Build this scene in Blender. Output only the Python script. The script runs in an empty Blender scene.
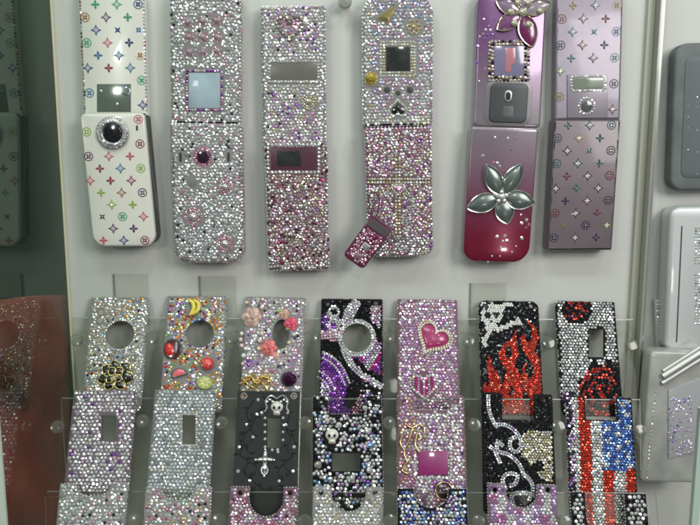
import bpy, bmesh, math, random
from mathutils import Vector, Matrix, noise
R = math.radians
SC = bpy.context.scene
COL = SC.collection
random.seed(7)

# ------------------------------------------------------------------ camera calibration (metres)
FOC = 717.0            # focal length in photo pixels (700 px wide)
PITCH = R(8.7)
DIST = 0.527
Fv = Vector((0, math.cos(PITCH), -math.sin(PITCH)))
Rv = Vector((1, 0, 0))
Uv = Vector((0, math.sin(PITCH), math.cos(PITCH)))
CAM = -Fv * DIST

def hit(px, py, p0, n):
    d = Fv * FOC + Rv * (px - 350) + Uv * (262.5 - py)
    t = (Vector(p0) - CAM).dot(n) / d.dot(n)
    return CAM + d * t
def proj(P):
    q = P - CAM
    z = q.dot(Fv)
    return 350 + FOC * q.dot(Rv) / z, 262.5 - FOC * q.dot(Uv) / z
def at_depth(px, py, d):
    return CAM + (Fv * FOC + Rv * (px - 350) + Uv * (262.5 - py)) * (d / FOC)

# ------------------------------------------------------------------ colours and materials
def lin(h):
    h = h.lstrip('#')
    o = []
    for i in (0, 2, 4):
        c = int(h[i:i+2], 16) / 255
        o.append(c / 12.92 if c <= .04045 else ((c + .055) / 1.055) ** 2.4)
    return tuple(o)
MATS = {}
def mat(name, col=(.8, .8, .8), rough=.4, metal=0.0, coat=0.0, attr=False, noise_amt=0.0, nscale=60, bump=0.0, bscale=400, trans=0.0, spec=.5, sheen=0.0):
    if name in MATS: return MATS[name]
    m = bpy.data.materials.new(name); m.use_nodes = True
    nt = m.node_tree; b = nt.nodes['Principled BSDF']
    b.inputs['Roughness'].default_value = rough
    b.inputs['Metallic'].default_value = metal
    b.inputs['Coat Weight'].default_value = coat
    b.inputs['Coat Roughness'].default_value = .06
    b.inputs['Specular IOR Level'].default_value = spec
    b.inputs['Transmission Weight'].default_value = trans
    b.inputs['Sheen Weight'].default_value = sheen
    tc = nt.nodes.new('ShaderNodeTexCoord')
    src = None
    if attr:
        a = nt.nodes.new('ShaderNodeAttribute'); a.attribute_name = 'Tint'
        src = a.outputs['Color']
    else:
        rgb = nt.nodes.new('ShaderNodeRGB'); rgb.outputs[0].default_value = (*col, 1)
        src = rgb.outputs[0]
    if noise_amt:
        n = nt.nodes.new('ShaderNodeTexNoise'); n.inputs['Scale'].default_value = nscale
        n.inputs['Detail'].default_value = 6
        nt.links.new(tc.outputs['Object'], n.inputs['Vector'])
        mr = nt.nodes.new('ShaderNodeMapRange')
        mr.inputs['From Min'].default_value = .3; mr.inputs['From Max'].default_value = .7
        mr.inputs['To Min'].default_value = 1 - noise_amt; mr.inputs['To Max'].default_value = 1 + noise_amt * .3
        nt.links.new(n.outputs['Fac'], mr.inputs['Value'])
        mx = nt.nodes.new('ShaderNodeMix'); mx.data_type = 'RGBA'; mx.blend_type = 'MULTIPLY'
        mx.inputs[0].default_value = 1
        nt.links.new(src, mx.inputs[6]); nt.links.new(mr.outputs[0], mx.inputs[7])
        src = mx.outputs[2]
    nt.links.new(src, b.inputs['Base Color'])
    if bump:
        n = nt.nodes.new('ShaderNodeTexNoise'); n.inputs['Scale'].default_value = bscale
        nt.links.new(tc.outputs['Object'], n.inputs['Vector'])
        bp = nt.nodes.new('ShaderNodeBump'); bp.inputs['Strength'].default_value = bump
        bp.inputs['Distance'].default_value = .001
        nt.links.new(n.outputs['Fac'], bp.inputs['Height']); nt.links.new(bp.outputs[0], b.inputs['Normal'])
    MATS[name] = m
    return m

def clear_mat(name, tint, gloss=(1, 1, 1), rough=.03, ior=1.5, haze=0.0, hazecol=(.6, .6, .6)):
    """thin clear sheet: tinted straight-through light plus Fresnel reflection"""
    if name in MATS: return MATS[name]
    m = bpy.data.materials.new(name); m.use_nodes = True
    nt = m.node_tree; nt.nodes.clear()
    out = nt.nodes.new('ShaderNodeOutputMaterial')
    tr = nt.nodes.new('ShaderNodeBsdfTransparent'); tr.inputs[0].default_value = (*tint, 1)
    gl = nt.nodes.new('ShaderNodeBsdfGlossy'); gl.inputs[0].default_value = (*gloss, 1); gl.inputs['Roughness'].default_value = rough
    fr = nt.nodes.new('ShaderNodeFresnel'); fr.inputs[0].default_value = ior
    mx = nt.nodes.new('ShaderNodeMixShader')
    base = tr.outputs[0]
    if haze:
        df = nt.nodes.new('ShaderNodeBsdfDiffuse'); df.inputs[0].default_value = (*hazecol, 1)
        m2 = nt.nodes.new('ShaderNodeMixShader'); m2.inputs[0].default_value = haze
        tcn = nt.nodes.new('ShaderNodeTexCoord'); nn = nt.nodes.new('ShaderNodeTexNoise')
        nn.inputs['Scale'].default_value = 30; nn.inputs['Detail'].default_value = 5
        nt.links.new(tcn.outputs['Object'], nn.inputs['Vector'])
        mr = nt.nodes.new('ShaderNodeMapRange'); mr.inputs['To Min'].default_value = haze * .3; mr.inputs['To Max'].default_value = haze * 1.7
        nt.links.new(nn.outputs['Fac'], mr.inputs['Value']); nt.links.new(mr.outputs[0], m2.inputs[0])
        nt.links.new(tr.outputs[0], m2.inputs[1]); nt.links.new(df.outputs[0], m2.inputs[2])
        base = m2.outputs[0]
    ge = nt.nodes.new('ShaderNodeNewGeometry'); iv = nt.nodes.new('ShaderNodeMath'); iv.operation = 'SUBTRACT'; iv.inputs[0].default_value = 1
    nt.links.new(ge.outputs['Backfacing'], iv.inputs[1])
    ml_ = nt.nodes.new('ShaderNodeMath'); ml_.operation = 'MULTIPLY'; nt.links.new(fr.outputs[0], ml_.inputs[0]); nt.links.new(iv.outputs[0], ml_.inputs[1])
    nt.links.new(ml_.outputs[0], mx.inputs[0]); nt.links.new(base, mx.inputs[1]); nt.links.new(gl.outputs[0], mx.inputs[2])
    nt.links.new(mx.outputs[0], out.inputs[0])
    MATS[name] = m
    return m

GEM = mat('cut_crystal', attr=True, rough=.075, metal=.66, spec=.3)
PEARL = mat('enamel_and_pearl', attr=True, rough=.28, coat=.6)
PRINT = mat('printed_ink', attr=True, rough=.35, coat=.3)
WIRE = mat('bright_metal', attr=True, rough=.16, metal=1.0)
GLOSS = mat('glossy_lacquer', attr=True, rough=.22, coat=.9)
FACET = mat('faceted_stone', attr=True, rough=.05, metal=.75, coat=.6)

# ------------------------------------------------------------------ objects
def tag(o, label=None, cat=None, group=None, kind=None):
    if label: o['label'] = label
    if cat: o['category'] = cat
    if group: o['group'] = group
    if kind: o['kind'] = kind
    return o
def link_mesh(name, verts, faces, m, parent=None, tints=None, smooth=None, unit=.001):
    me = bpy.data.meshes.new(name)
    me.from_pydata([(v[0]*unit, v[1]*unit, v[2]*unit) for v in verts], [], faces)
    if tints is not None:
        a = me.attributes.new('Tint', 'FLOAT_COLOR', 'FACE')
        buf = []
        for t in tints: buf += (t[0], t[1], t[2], 1.0)
        a.data.foreach_set('color', buf)
    if smooth is not None:
        me.polygons.foreach_set('use_smooth', [True] * len(me.polygons))
        me.set_sharp_from_angle(angle=smooth)
    me.update()
    if m: me.materials.append(m)
    o = bpy.data.objects.new(name, me); COL.objects.link(o)
    if parent: o.parent = parent
    return o

class Buf:
    """collects faces of one part; coordinates in mm in the thing's frame"""
    def __init__(s): s.v = []; s.f = []; s.t = []
    def add(s, vs, fs, col):
        k = len(s.v); s.v += vs
        for f in fs: s.f.append(tuple(i + k for i in f)); s.t.append(col if not isinstance(col, list) else col[len(s.f) % len(col)])
    def build(s, name, m, parent=None, smooth=None, label=None):
        if not s.f: return None
        o = link_mesh(name, s.v, s.f, m, parent, s.t, smooth)
        if label: o['label'] = label
        return o

class Frame:
    def __init__(s, name, quad, p0, n, label, cat, group=None):
        P = [hit(x, y, p0, n) for x, y in quad]           # TL TR BR BL
        top = (P[0] + P[1]) / 2; bot = (P[2] + P[3]) / 2
        v = (top - bot).normalized(); w = Vector(n).normalized(); u = v.cross(w).normalized()
        s.O = (top + bot) / 2; s.u, s.v, s.w = u, v, w
        s.H = (top - bot).length * 1000
        s.W = ((P[1] - P[0]).length + (P[2] - P[3]).length) * 500
        s.Wt = (P[1]-P[0]).length*1000; s.Wb = (P[2]-P[3]).length*1000
        o = bpy.data.objects.new(name, None); COL.objects.link(o); o.empty_display_size = .01
        o.matrix_world = Matrix(((u.x, v.x, w.x, s.O.x), (u.y, v.y, w.y, s.O.y), (u.z, v.z, w.z, s.O.z), (0, 0, 0, 1)))
        tag(o, label, cat, group); s.root = o
    def loc(s, px, py, z=0):
        """photo pixel -> local mm on the plane z mm above the frame's plane"""
        P = hit(px, py, s.O + s.w * (z * .001), s.w) - s.O
        return P.dot(s.u) * 1000, P.dot(s.v) * 1000
    def px(s, u, v, z=0):
        return proj(s.O + (s.u * u + s.v * v + s.w * z) * .001)
    def poly(s, pts, z=0): return [s.loc(x, y, z) for x, y in pts]

# ------------------------------------------------------------------ outlines
def rrect(w, h, r, cx=0, cy=0, seg=8):
    """r: radius or (tl,tr,br,bl)"""
    if not isinstance(r, tuple): r = (r,) * 4
    out = []
    for (sx, sy, a0, rr) in ((1, 1, 0, r[1]), (-1, 1, 90, r[0]), (-1, -1, 180, r[3]), (1, -1, 270, r[2])):
        x = cx + sx * (w / 2 - rr); y = cy + sy * (h / 2 - rr)
        if rr < .05: out.append((cx + sx * w / 2, cy + sy * h / 2)); continue
        for i in range(seg + 1):
            a = R(a0 + 90 * i / seg); out.append((x + rr * math.cos(a), y + rr * math.sin(a)))
    return out
def circ(cx, cy, r, n=28, ry=None, rot=0):
    ry = ry or r
    return [(cx + r * math.cos(a) * math.cos(rot) - ry * math.sin(a) * math.sin(rot),
             cy + r * math.cos(a) * math.sin(rot) + ry * math.sin(a) * math.cos(rot)) for a in [2 * math.pi * i / n for i in range(n)]]
def inside(p, poly):
    x, y = p; c = False; n = len(poly); j = n - 1
    for i in range(n):
        xi, yi = poly[i]; xj, yj = poly[j]
        if (yi > y) != (yj > y) and x < (xj - xi) * (y - yi) / (yj - yi) + xi: c = not c
        j = i
    return c
def dist(p, poly, closed=True):
    best = 1e9; x, y = p; n = len(poly)
    for i in range(n if closed else n - 1):
        ax, ay = poly[i]; bx, by = poly[(i + 1) % n]
        dx, dy = bx - ax, by - ay; L = dx * dx + dy * dy or 1e-9
        t = max(0, min(1, ((x - ax) * dx + (y - ay) * dy) / L))
        best = min(best, math.hypot(x - ax - dx * t, y - ay - dy * t))
    return best
def resample(poly, pitch, closed=True, off=0):
    pts = poly + [poly[0]] if closed else poly
    L = [0]
    for a, b in zip(pts, pts[1:]): L.append(L[-1] + math.hypot(b[0] - a[0], b[1] - a[1]))
    n = max(2, round(L[-1] / pitch)); out = []
    k = 0
    for i in range(n if closed else n + 1):
        d = L[-1] * i / n
        while k < len(L) - 2 and L[k + 1] < d: k += 1
        t = (d - L[k]) / (L[k + 1] - L[k] or 1e-9)
        a, b = pts[k], pts[k + 1]
        tx, ty = b[0] - a[0], b[1] - a[1]; q = math.hypot(tx, ty) or 1
        out.append((a[0] + tx * t, a[1] + ty * t, ty / q, -tx / q))   # point + normal to the right of travel
    return out
def smoothpath(pts, n=6, closed=False):
    """Catmull-Rom"""
    out = []; N = len(pts)
    rng = range(N if closed else N - 1)
    for i in rng:
        g = (lambda k: pts[k % N]) if closed else (lambda k: pts[max(0, min(N - 1, k))])
        p0, p1, p2, p3 = g(i - 1), g(i), g(i + 1), g(i + 2)
        for j in range(n):
            t = j / n
            out.append(tuple(.5 * (2 * p1[d] + (p2[d] - p0[d]) * t + (2 * p0[d] - 5 * p1[d] + 4 * p2[d] - p3[d]) * t * t + (3 * p1[d] - p0[d] - 3 * p2[d] + p3[d]) * t ** 3) for d in range(len(p1))))
    if not closed: out.append(tuple(pts[-1]))
    return out

# ------------------------------------------------------------------ solids (local mm)
def slab(name, outline, holes, z0, z1, bev, m, parent, tint=None, mats=None):
    cu = bpy.data.curves.new('c', 'CURVE'); cu.dimensions = '2D'; cu.fill_mode = 'BOTH'
    T = z1 - z0; bev = min(bev, T * .49)
    cu.extrude = T / 2 - bev; cu.bevel_depth = bev; cu.bevel_resolution = 2; cu.offset = -bev
    for pts in [outline] + list(holes):
        sp = cu.splines.new('POLY'); sp.points.add(len(pts) - 1)
        for p, q in zip(sp.points, pts): p.co = (q[0], q[1], 0, 1)
        sp.use_cyclic_u = True
    ob = bpy.data.objects.new('c', cu)
    me = bpy.data.meshes.new_from_object(ob)
    bpy.data.objects.remove(ob); bpy.data.curves.remove(cu)
    bm = bmesh.new(); bm.from_mesh(me); bmesh.ops.remove_doubles(bm, verts=bm.verts, dist=.002)
    bmesh.ops.recalc_face_normals(bm, faces=bm.faces)
    for v in bm.verts: v.co = Vector((v.co.x, v.co.y, v.co.z + (z0 + z1) / 2)) * .001
    bm.to_mesh(me); bm.free(); me.name = name
    if tint is not None:
        a = me.attributes.new('Tint', 'FLOAT_COLOR', 'FACE')
        for i, p in enumerate(me.polygons):
            c = tint(p.center * 1000) if callable(tint) else tint
            a.data[i].color = (*c, 1)
    me.polygons.foreach_set('use_smooth', [True] * len(me.polygons)); me.set_sharp_from_angle(angle=R(35))
    me.materials.clear(); me.materials.append(m)
    o = bpy.data.objects.new(name, me); COL.objects.link(o); o.parent = parent
    return o

def basis(n, yaw=0):
    n = Vector(n).normalized()
    a = Vector((1, 0, 0)) if abs(n.x) < .8 else Vector((0, 1, 0))
    t = n.cross(a).normalized(); b = n.cross(t)
    return t * math.cos(yaw) + b * math.sin(yaw), -t * math.sin(yaw) + b * math.cos(yaw), n

def gem(B, p, r, col, n=(0, 0, 1), tilt=.2, h=.26, table=.46, k=6, var=.12):
    n = Vector((n[0] + random.gauss(0, tilt), n[1] + random.gauss(0, tilt), n[2])).normalized()
    t, b, n = basis(n, random.random() * 6.28)
    p = Vector(p); vs = []
    for i in range(k):
        a = 2 * math.pi * i / k; vs.append(tuple(p + (t * math.cos(a) + b * math.sin(a)) * r - n * .10 * r))
    for i in range(k):
        a = 2 * math.pi * (i + .5) / k; vs.append(tuple(p + (t * math.cos(a) + b * math.sin(a)) * r * table + n * r * h))
    fs = []
    for i in range(k):
        j = (i + 1) % k
        fs.append((i, j, k + i)); fs.append((j, k + j, k + i))
    fs.append(tuple(range(k, 2 * k)))
    k0 = len(B.v); B.v += vs
    for f in fs:
        B.f.append(tuple(i + k0 for i in f))
        g = 1 + random.uniform(-var, var)
        B.t.append(tuple(max(0, min(1, c * g * (1 + random.uniform(-.06, .06)))) for c in col))

def dome(B, outline, z, h, col, rings=4, base=True, flat=.0, power=2.0):
    """a pillow over a star-shaped outline"""
    n = len(outline); cx = sum(p[0] for p in outline) / n; cy = sum(p[1] for p in outline) / n
    vs = []
    for k in range(rings):
        s = 1 - (k / rings) * (1 - flat)
        for (x, y) in outline:
            vs.append((cx + (x - cx) * s, cy + (y - cy) * s, z + h * (1 - s ** power) if k else z))
    vs.append((cx, cy, z + h * (1 - flat ** power) if flat else z + h))
    fs = []
    for k in range(rings - 1):
        for i in range(n):
            j = (i + 1) % n; fs.append((k * n + i, k * n + j, (k + 1) * n + j, (k + 1) * n + i))
    for i in range(n): fs.append(((rings - 1) * n + i, (rings - 1) * n + (i + 1) % n, rings * n))
    if base: fs.append(tuple(reversed(range(n))))
    B.add(vs, fs, col)

def tube(B, path, r, col, closed=False, k=7, taper=None):
    """path of (x,y,z)"""
    P = [Vector(p) for p in path]; n = len(P); vs = []; fs = []
    up = Vector((0, 0, 1))
    for i, p in enumerate(P):
        a = P[(i - 1) % n] if closed or i else P[0]; b = P[(i + 1) % n] if closed or i < n - 1 else P[-1]
        t = (b - a).normalized(); s = t.cross(up)
        if s.length < 1e-3: s = Vector((1, 0, 0))
        s.normalize(); q = s.cross(t)
        rr = r * (taper(i / (n - 1)) if taper else 1)
        for j in range(k):
            an = 2 * math.pi * j / k; vs.append(tuple(p + (s * math.cos(an) + q * math.sin(an)) * rr))
    for i in range(n if closed else n - 1):
        for j in range(k):
            a, b = i * k, ((i + 1) % n) * k; fs.append((a + j, a + (j + 1) % k, b + (j + 1) % k, b + j))
    if not closed: fs.append(tuple(range(k))); fs.append(tuple(reversed(range((n - 1) * k, n * k))))
    B.add(vs, fs, col)

def ball(B, x, y, z, r, col, n=12, zs=1.0):
    vs = []; fs = []; m = n // 2
    for i in range(1, m):
        a = math.pi * i / m
        for j in range(n): t = 2 * math.pi * j / n; vs.append((x + r * math.sin(a) * math.cos(t), y + r * math.sin(a) * math.sin(t), z + r * math.cos(a) * zs))
    vs.append((x, y, z + r * zs)); vs.append((x, y, z - r * zs)); T = len(vs) - 2
    for i in range(m - 2):
        for j in range(n): fs.append((i * n + j, (i + 1) * n + j, (i + 1) * n + (j + 1) % n, i * n + (j + 1) % n))
    for j in range(n): fs.append((T, j, (j + 1) % n)); fs.append((T + 1, (m - 2) * n + (j + 1) % n, (m - 2) * n + j))
    B.add(vs, fs, col)

def bigstone(B, x, y, z, r, col, k=10, h=.55):
    """multi-tier faceted stone with a pointed or flat crown"""
    vs = []; fs = []
    lv = ((1, 0), (.96, .18), (.66, .7), (.34, 1.0))
    for q, (s, hh) in enumerate(lv):
        for i in range(k): a = 2 * math.pi * (i + .5 * (q % 2)) / k; vs.append((x + r * s * math.cos(a), y + r * s * math.sin(a), z + r * h * hh))
    for q in range(3):
        for i in range(k):
            j = (i + 1) % k; a, b = q * k, (q + 1) * k
            if q % 2 == 0: fs += [(a + i, a + j, b + i), (a + j, b + j, b + i)]
            else: fs += [(a + i, a + j, b + j), (a + i, b + j, b + i)]
    fs.append(tuple(range(3 * k, 4 * k)))
    k0 = len(B.v); B.v += vs
    for f in fs:
        B.f.append(tuple(i + k0 for i in f)); g = random.uniform(.7, 1.15)
        B.t.append(tuple(min(1, c * g) for c in col))

def rose(B, x, y, z, r, col, dark=None):
    dark = dark or tuple(c * .8 for c in col)
    for ring, (n, rad, sz, zz, tl) in enumerate(((6, .58, .5, 0, .2), (5, .36, .42, .22, .35), (3, .18, .3, .42, .5), (1, 0, .2, .55, .4))):
        for i in range(n):
            a = 2 * math.pi * (i + .37 * ring) / n
            cx, cy = x + r * rad * math.cos(a), y + r * rad * math.sin(a)
            o = circ(cx, cy, r * sz, 12, r * sz * .9, a)
            k0 = len(B.v)
            dome(B, o, z + zz * r, r * .28, col if (i + ring) % 2 else dark, rings=3)
            for q in range(k0, len(B.v)):       # tip each petal up at its outer edge
                X, Y, Z = B.v[q]; d = ((X - cx) * math.cos(a) + (Y - cy) * math.sin(a))
                B.v[q] = (X, Y, Z + d * tl)

def heart(cx, cy, s, rot=0, n=36):
    out = []
    for i in range(n):
        t = -2 * math.pi * i / n
        X = 16 * math.sin(t) ** 3 / 17; Y = (13 * math.cos(t) - 5 * math.cos(2*t) - 2 * math.cos(3*t) - math.cos(4*t)) / 17
        out.append((cx + s * (X * math.cos(rot) - Y * math.sin(rot)), cy + s * (X * math.sin(rot) + Y * math.cos(rot))))
    return out
def petal(cx, cy, ang, L, Wd, r0=0.0, n=20, pt=1.3):
    out = []
    for i in range(n):
        t = 2 * math.pi * i / n
        s = (1 - math.cos(t)) / 2
        wd = Wd / 2 * math.sin(t) * (math.sin(math.pi * min(1, s ** .8)) ** .3 if 0 < s < 1 else 0)
        d = r0 + L * s
        out.append((cx + d * math.cos(ang) - wd * math.sin(ang), cy + d * math.sin(ang) + wd * math.cos(ang)))
    return out

# ------------------------------------------------------------------ pave work
def pick(pal):
    t = random.random() * sum(w for w, _ in pal)
    for w, c in pal:
        t -= w
        if t <= 0: return c
    return pal[-1][1]
WHT = (.97, .97, .96); ICE = (.84, .92, .98); SIL = (.80, .81, .80); GRY = (.42, .43, .44); DRK = (.05, .05, .06); BLK = (.012, .012, .014)
PNK = (.88, .48, .66); ROS = (.66, .27, .40); LIL = (.70, .48, .84); PUR = (.28, .10, .46); MAG = (.62, .06, .34)
GLD = (.82, .68, .40); CHM = (.88, .80, .60); RED = (.84, .06, .03); ORG = (.85, .25, .04); YEL = (.85, .7, .1); GRN = (.3, .6, .25); BLU = (.10, .18, .66); SKY = (.35, .55, .9); MRN = (.25, .03, .1)

def pave(F, name, outline, z, colfn, pitch=2.4, jit=.12, excl=(), margin=None, size=.54, parent=None, sizefn=None, rot=0, tilt=.19, extra=None, h=.24, margin_px=None):
    B = Buf(); r = pitch * size; margin = r * .9 if margin is None else margin
    xs = [p[0] for p in outline]; ys = [p[1] for p in outline]
    row = 0; y = min(ys) + margin
    while y < max(ys):
        x = min(xs) + margin + (pitch / 2 if row % 2 else 0)
        while x < max(xs):
            p = (x + random.gauss(0, jit) * pitch * .5, y + random.gauss(0, jit) * pitch * .5)
            x += pitch
            if not inside(p, outline) or dist(p, outline) < margin: continue
            bad = False
            for e in excl:
                if inside(p, e) or dist(p, e) < r * .9: bad = True; break
            if bad: continue
            c = colfn(*F.px(p[0], p[1], z))
            if c is None: continue
            rr = r * (random.uniform(.9, 1.06) if jit > .05 else 1)
            if sizefn: rr *= sizefn(p)
            gem(B, (p[0], p[1], z), rr, c, tilt=tilt, h=h)
        y += pitch * .87; row += 1
    if extra: extra(B)
    return B.build(name, GEM, parent or F.root, label=None)
def gem_line(B, pts, z, r, pal, closed=True, pitch=None, n=None, zlift=0):
    for (x, y, nx, ny) in resample(pts, pitch or r * 2.05, closed):
        gem(B, (x, y, z), r, pick(pal) if isinstance(pal, list) else pal, n=n or (0, 0, 1), tilt=.1)
def side_rows(B, outline, zs, r, pal, out=1, pitch=None, where=None):
    """stones set round the side wall (outline runs counter-clockwise)"""
    for q, z in enumerate(zs):
        for (x, y, nx, ny) in resample(outline, pitch or r * 2.1):
            if where and not where(x, y): continue
            gem(B, (x + nx * .1, y + ny * .1, z), r, pick(pal), n=(nx, ny, .75 if q == 0 else .12), tilt=.12)

# ------------------------------------------------------------------ the setting
NB = Vector((0, -1, 0))
board_m = mat('matt_white_board', (.63, .645, .61), rough=.55, noise_amt=.06, nscale=9, bump=.05, bscale=300, spec=.35)
xl = hit(52, 0, (0, 0, 0), NB).x
xr = hit(655, 0, (0, 0, 0), NB).x
def box(name, x0, x1, y0, y1, z0, z1, m, parent=None, bev=.0):
    bm = bmesh.new()
    bmesh.ops.create_cube(bm, size=1)
    for v in bm.verts:
        v.co = Vector(((x0 + x1) / 2 + v.co.x * (x1 - x0), (y0 + y1) / 2 + v.co.y * (y1 - y0), (z0 + z1) / 2 + v.co.z * (z1 - z0)))
    if bev: bmesh.ops.bevel(bm, geom=list(bm.edges), offset=bev, segments=2, affect='EDGES')
    me = bpy.data.meshes.new(name); bm.to_mesh(me); bm.free(); me.materials.append(m)
    o = bpy.data.objects.new(name, me); COL.objects.link(o)
    if parent: o.parent = parent
    return o
tag(box('back_wall', xl, .62, 0, .02, -.34, .34, board_m), kind='structure')

# left glass side of the case, seen at a slant
glass_m = clear_mat('green_side_glass', (.82, .88, .82), gloss=(.62, .74, .66), rough=.02, ior=1.62)
edge_m = mat('pale_glass_edge', (.62, .72, .62), rough=.3, coat=.5)
g = bpy.data.objects.new('case_side', None); COL.objects.link(g); g.location = (xl, 0, 0)
tag(g, 'dark greenish glass side of the case, mirroring the cream phone and nearest covers', 'display case side')
PW = hit(5, 490, (xl, 0, 0), Vector((1, 0, 0)))
yf = PW.y
o = box('pane', -.003, -.0005, yf, -.0005, -.34, .34, glass_m, g)
o = box('pane_edge', -.0045, .0005, yf - .0022, yf - .0003, -.34, .34, edge_m, g)
o = box('corner_bead', -.0006, .0008, -.0022, -.0003, -.34, .34, mat('cream_sealant', (.7, .68, .5), rough=.5), g)

dark_m = mat('dark_cabinet_interior', (.018, .026, .022), rough=.7, noise_amt=.5, nscale=14)
tag(box('neighbour_cabinet_back', xl - .6, xl - .002, .03, .05, -.5, .5, dark_m), kind='structure')

# red cloth hanging in the neighbouring cabinet
def red_cloth():
    B = Buf(); nx, nz = 60, 50; m = mat('red_brown_cloth', (.30, .055, .04), rough=.85, noise_amt=.97, nscale=15, sheen=.2)
    X0, X1 = (xl - .30) * 1000, (xl - .006) * 1000
    ztop = hit(30, 298, (0, .012, 0), NB).z * 1000
    vs = []
    for j in range(nz + 1):
        for i in range(nx + 1):
            x = X0 + (X1 - X0) * i / nx; z = ztop - 300 * j / nz
            y = 12 + 9 * noise.noise(Vector((x * .02, z * .006, 1))) + 4 * math.sin(x * .09 + z * .02)
            vs.append((x, y - .12 * (ztop - z), z + 3 * math.sin(x * .05)))
    fs = [(j * (nx + 1) + i, j * (nx + 1) + i + 1, (j + 1) * (nx + 1) + i + 1, (j + 1) * (nx + 1) + i) for j in range(nz) for i in range(nx)]
    o = link_mesh('red_cloth', vs, fs, m, smooth=R(60))
    sol = o.modifiers.new('s', 'SOLIDIFY'); sol.thickness = .0008
    tag(o, 'brownish red cloth hanging behind the dark glass side at lower left', 'cloth')
red_cloth()

# divider strip at the right
div_m = clear_mat('smoky_divider', (.42, .44, .40), gloss=(.7, .7, .65), rough=.08, haze=.35, hazecol=(.42, .43, .37))
dv = bpy.data.objects.new('glass_divider', None); COL.objects.link(dv); dv.location = (xr, 0, 0)
tag(dv, 'narrow upright grey divider strip between the main display and the silver phones', 'divider')
box('strip', -.0007, .0007, -.012, -.0003, -.34, .34, mat('divider_strip', (.30, .31, .27), rough=.3, coat=.5), dv)
box('foot_channel', -.0055, -.0009, -.0035, -.0003, -.34, .34, mat('divider_channel', (.50, .50, .42), rough=.4), dv)
box('edge_bead', .0009, .0042, -.0075, -.0003, -.34, .34, mat('divider_bead', (.36, .37, .34), rough=.25, metal=.4), dv)

# ------------------------------------------------------------------ motif print
MC = [lin('#8a2850'), lin('#2f6f9a'), lin('#8fb04a'), lin('#a06a3a'), lin('#5a2a60'), lin('#3a9a78'), lin('#c05a70'), lin('#27407a')]
def star4(cx, cy, r, rot=0, inn=.26):
    return [(cx + (r if i % 2 == 0 else r * inn) * math.cos(rot + math.pi * i / 4), cy + (r if i % 2 == 0 else r * inn) * math.sin(rot + math.pi * i / 4)) for i in range(8)]
def flatpoly(B, pts, z, col, th=.12):
    n = len(pts); cx = sum(p[0] for p in pts) / n; cy = sum(p[1] for p in pts) / n
    vs = [(x, y, z) for x, y in pts] + [(cx, cy, z + th)]
    B.add(vs, [(i, (i + 1) % n, n) for i in range(n)], col)
def flatring(B, cx, cy, r0, r1, z, col, n=24):
    vs = [(cx + r0 * math.cos(2*math.pi*i/n), cy + r0 * math.sin(2*math.pi*i/n), z) for i in range(n)] + [(cx + r1 * math.cos(2*math.pi*i/n), cy + r1 * math.sin(2*math.pi*i/n), z) for i in range(n)]
    B.add(vs, [(i, (i + 1) % n, n + (i + 1) % n, n + i) for i in range(n)], col)
def motifs(F, outline, z, parent, sp=14.5, cols=MC, excl=(), dark=1.0, off=0, name='printed_motifs'):
    B = Buf(); G = Buf(); row = off
    y = max(p[1] for p in outline) - 4
    x0 = min(p[0] for p in outline); x1 = max(p[0] for p in outline)
    while y > min(p[1] for p in outline):
        x = x0 + 4.5 + (sp * .5 if row % 2 else 0); k = 0
        while x < x1 + 1:
            p = (x + random.uniform(-.3, .3), y)
            ok = inside(p, outline) and dist(p, outline) > 2.0 and not any(inside(p, e) or dist(p, e) < 3 for e in excl)
            if ok:
                c = tuple(v * dark for v in cols[(k * 3 + row * 5 + int(x)) % len(cols)])
                kind = (k + row * 2) % 4 if row % 3 else (k + row) % 5; gs = 1.22
                if kind == 0:
                    flatring(B, p[0], p[1], 2.5, 3.2, z, c)
                    for a in range(4): flatpoly(B, circ(p[0] + 1.2 * math.cos(a*math.pi/2+.785), p[1] + 1.2 * math.sin(a*math.pi/2+.785), .8, 10), z, c)
                elif kind in (1, 3):
                    flatpoly(B, star4(p[0], p[1], 3.9, math.pi / 2, .44), z, c); flatpoly(B, star4(p[0], p[1], 2.2, 0, .44), z + .14, tuple(min(1, v * .3 + .55) for v in c))
                elif kind == 2:
                    for a in range(4): flatpoly(B, petal(p[0], p[1], a * math.pi / 2, 3.0, 1.8, .15, 10), z, c)
                else:
                    flatpoly(B, star4(p[0], p[1], 3.0, math.pi / 4, .35), z, c)
                gem(G, (p[0], p[1], z + .15), .42, pick([(3, SIL), (2, GLD), (1, c)]))
            x += sp; k += 1
        y -= sp * .58; row += 1
    B.build(name, PRINT, parent); G.build('tiny_stones', GEM, parent)

def ringexcl(F, px, py, rpx, z): u, v = F.loc(px, py, z); return circ(u, v, rpx * MM(F), 20)
def MM(F): return (F.O - CAM).dot(Fv) / FOC * 1000
def rectpx(F, x0, y0, x1, y1, z): return F.poly([(x0, y0), (x1, y0), (x1, y1), (x0, y1)][::-1], z)
def orient(poly):
    a = sum(poly[i][0] * poly[(i+1) % len(poly)][1] - poly[(i+1) % len(poly)][0] * poly[i][1] for i in range(len(poly)))
    return poly if a > 0 else poly[::-1]

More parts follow.
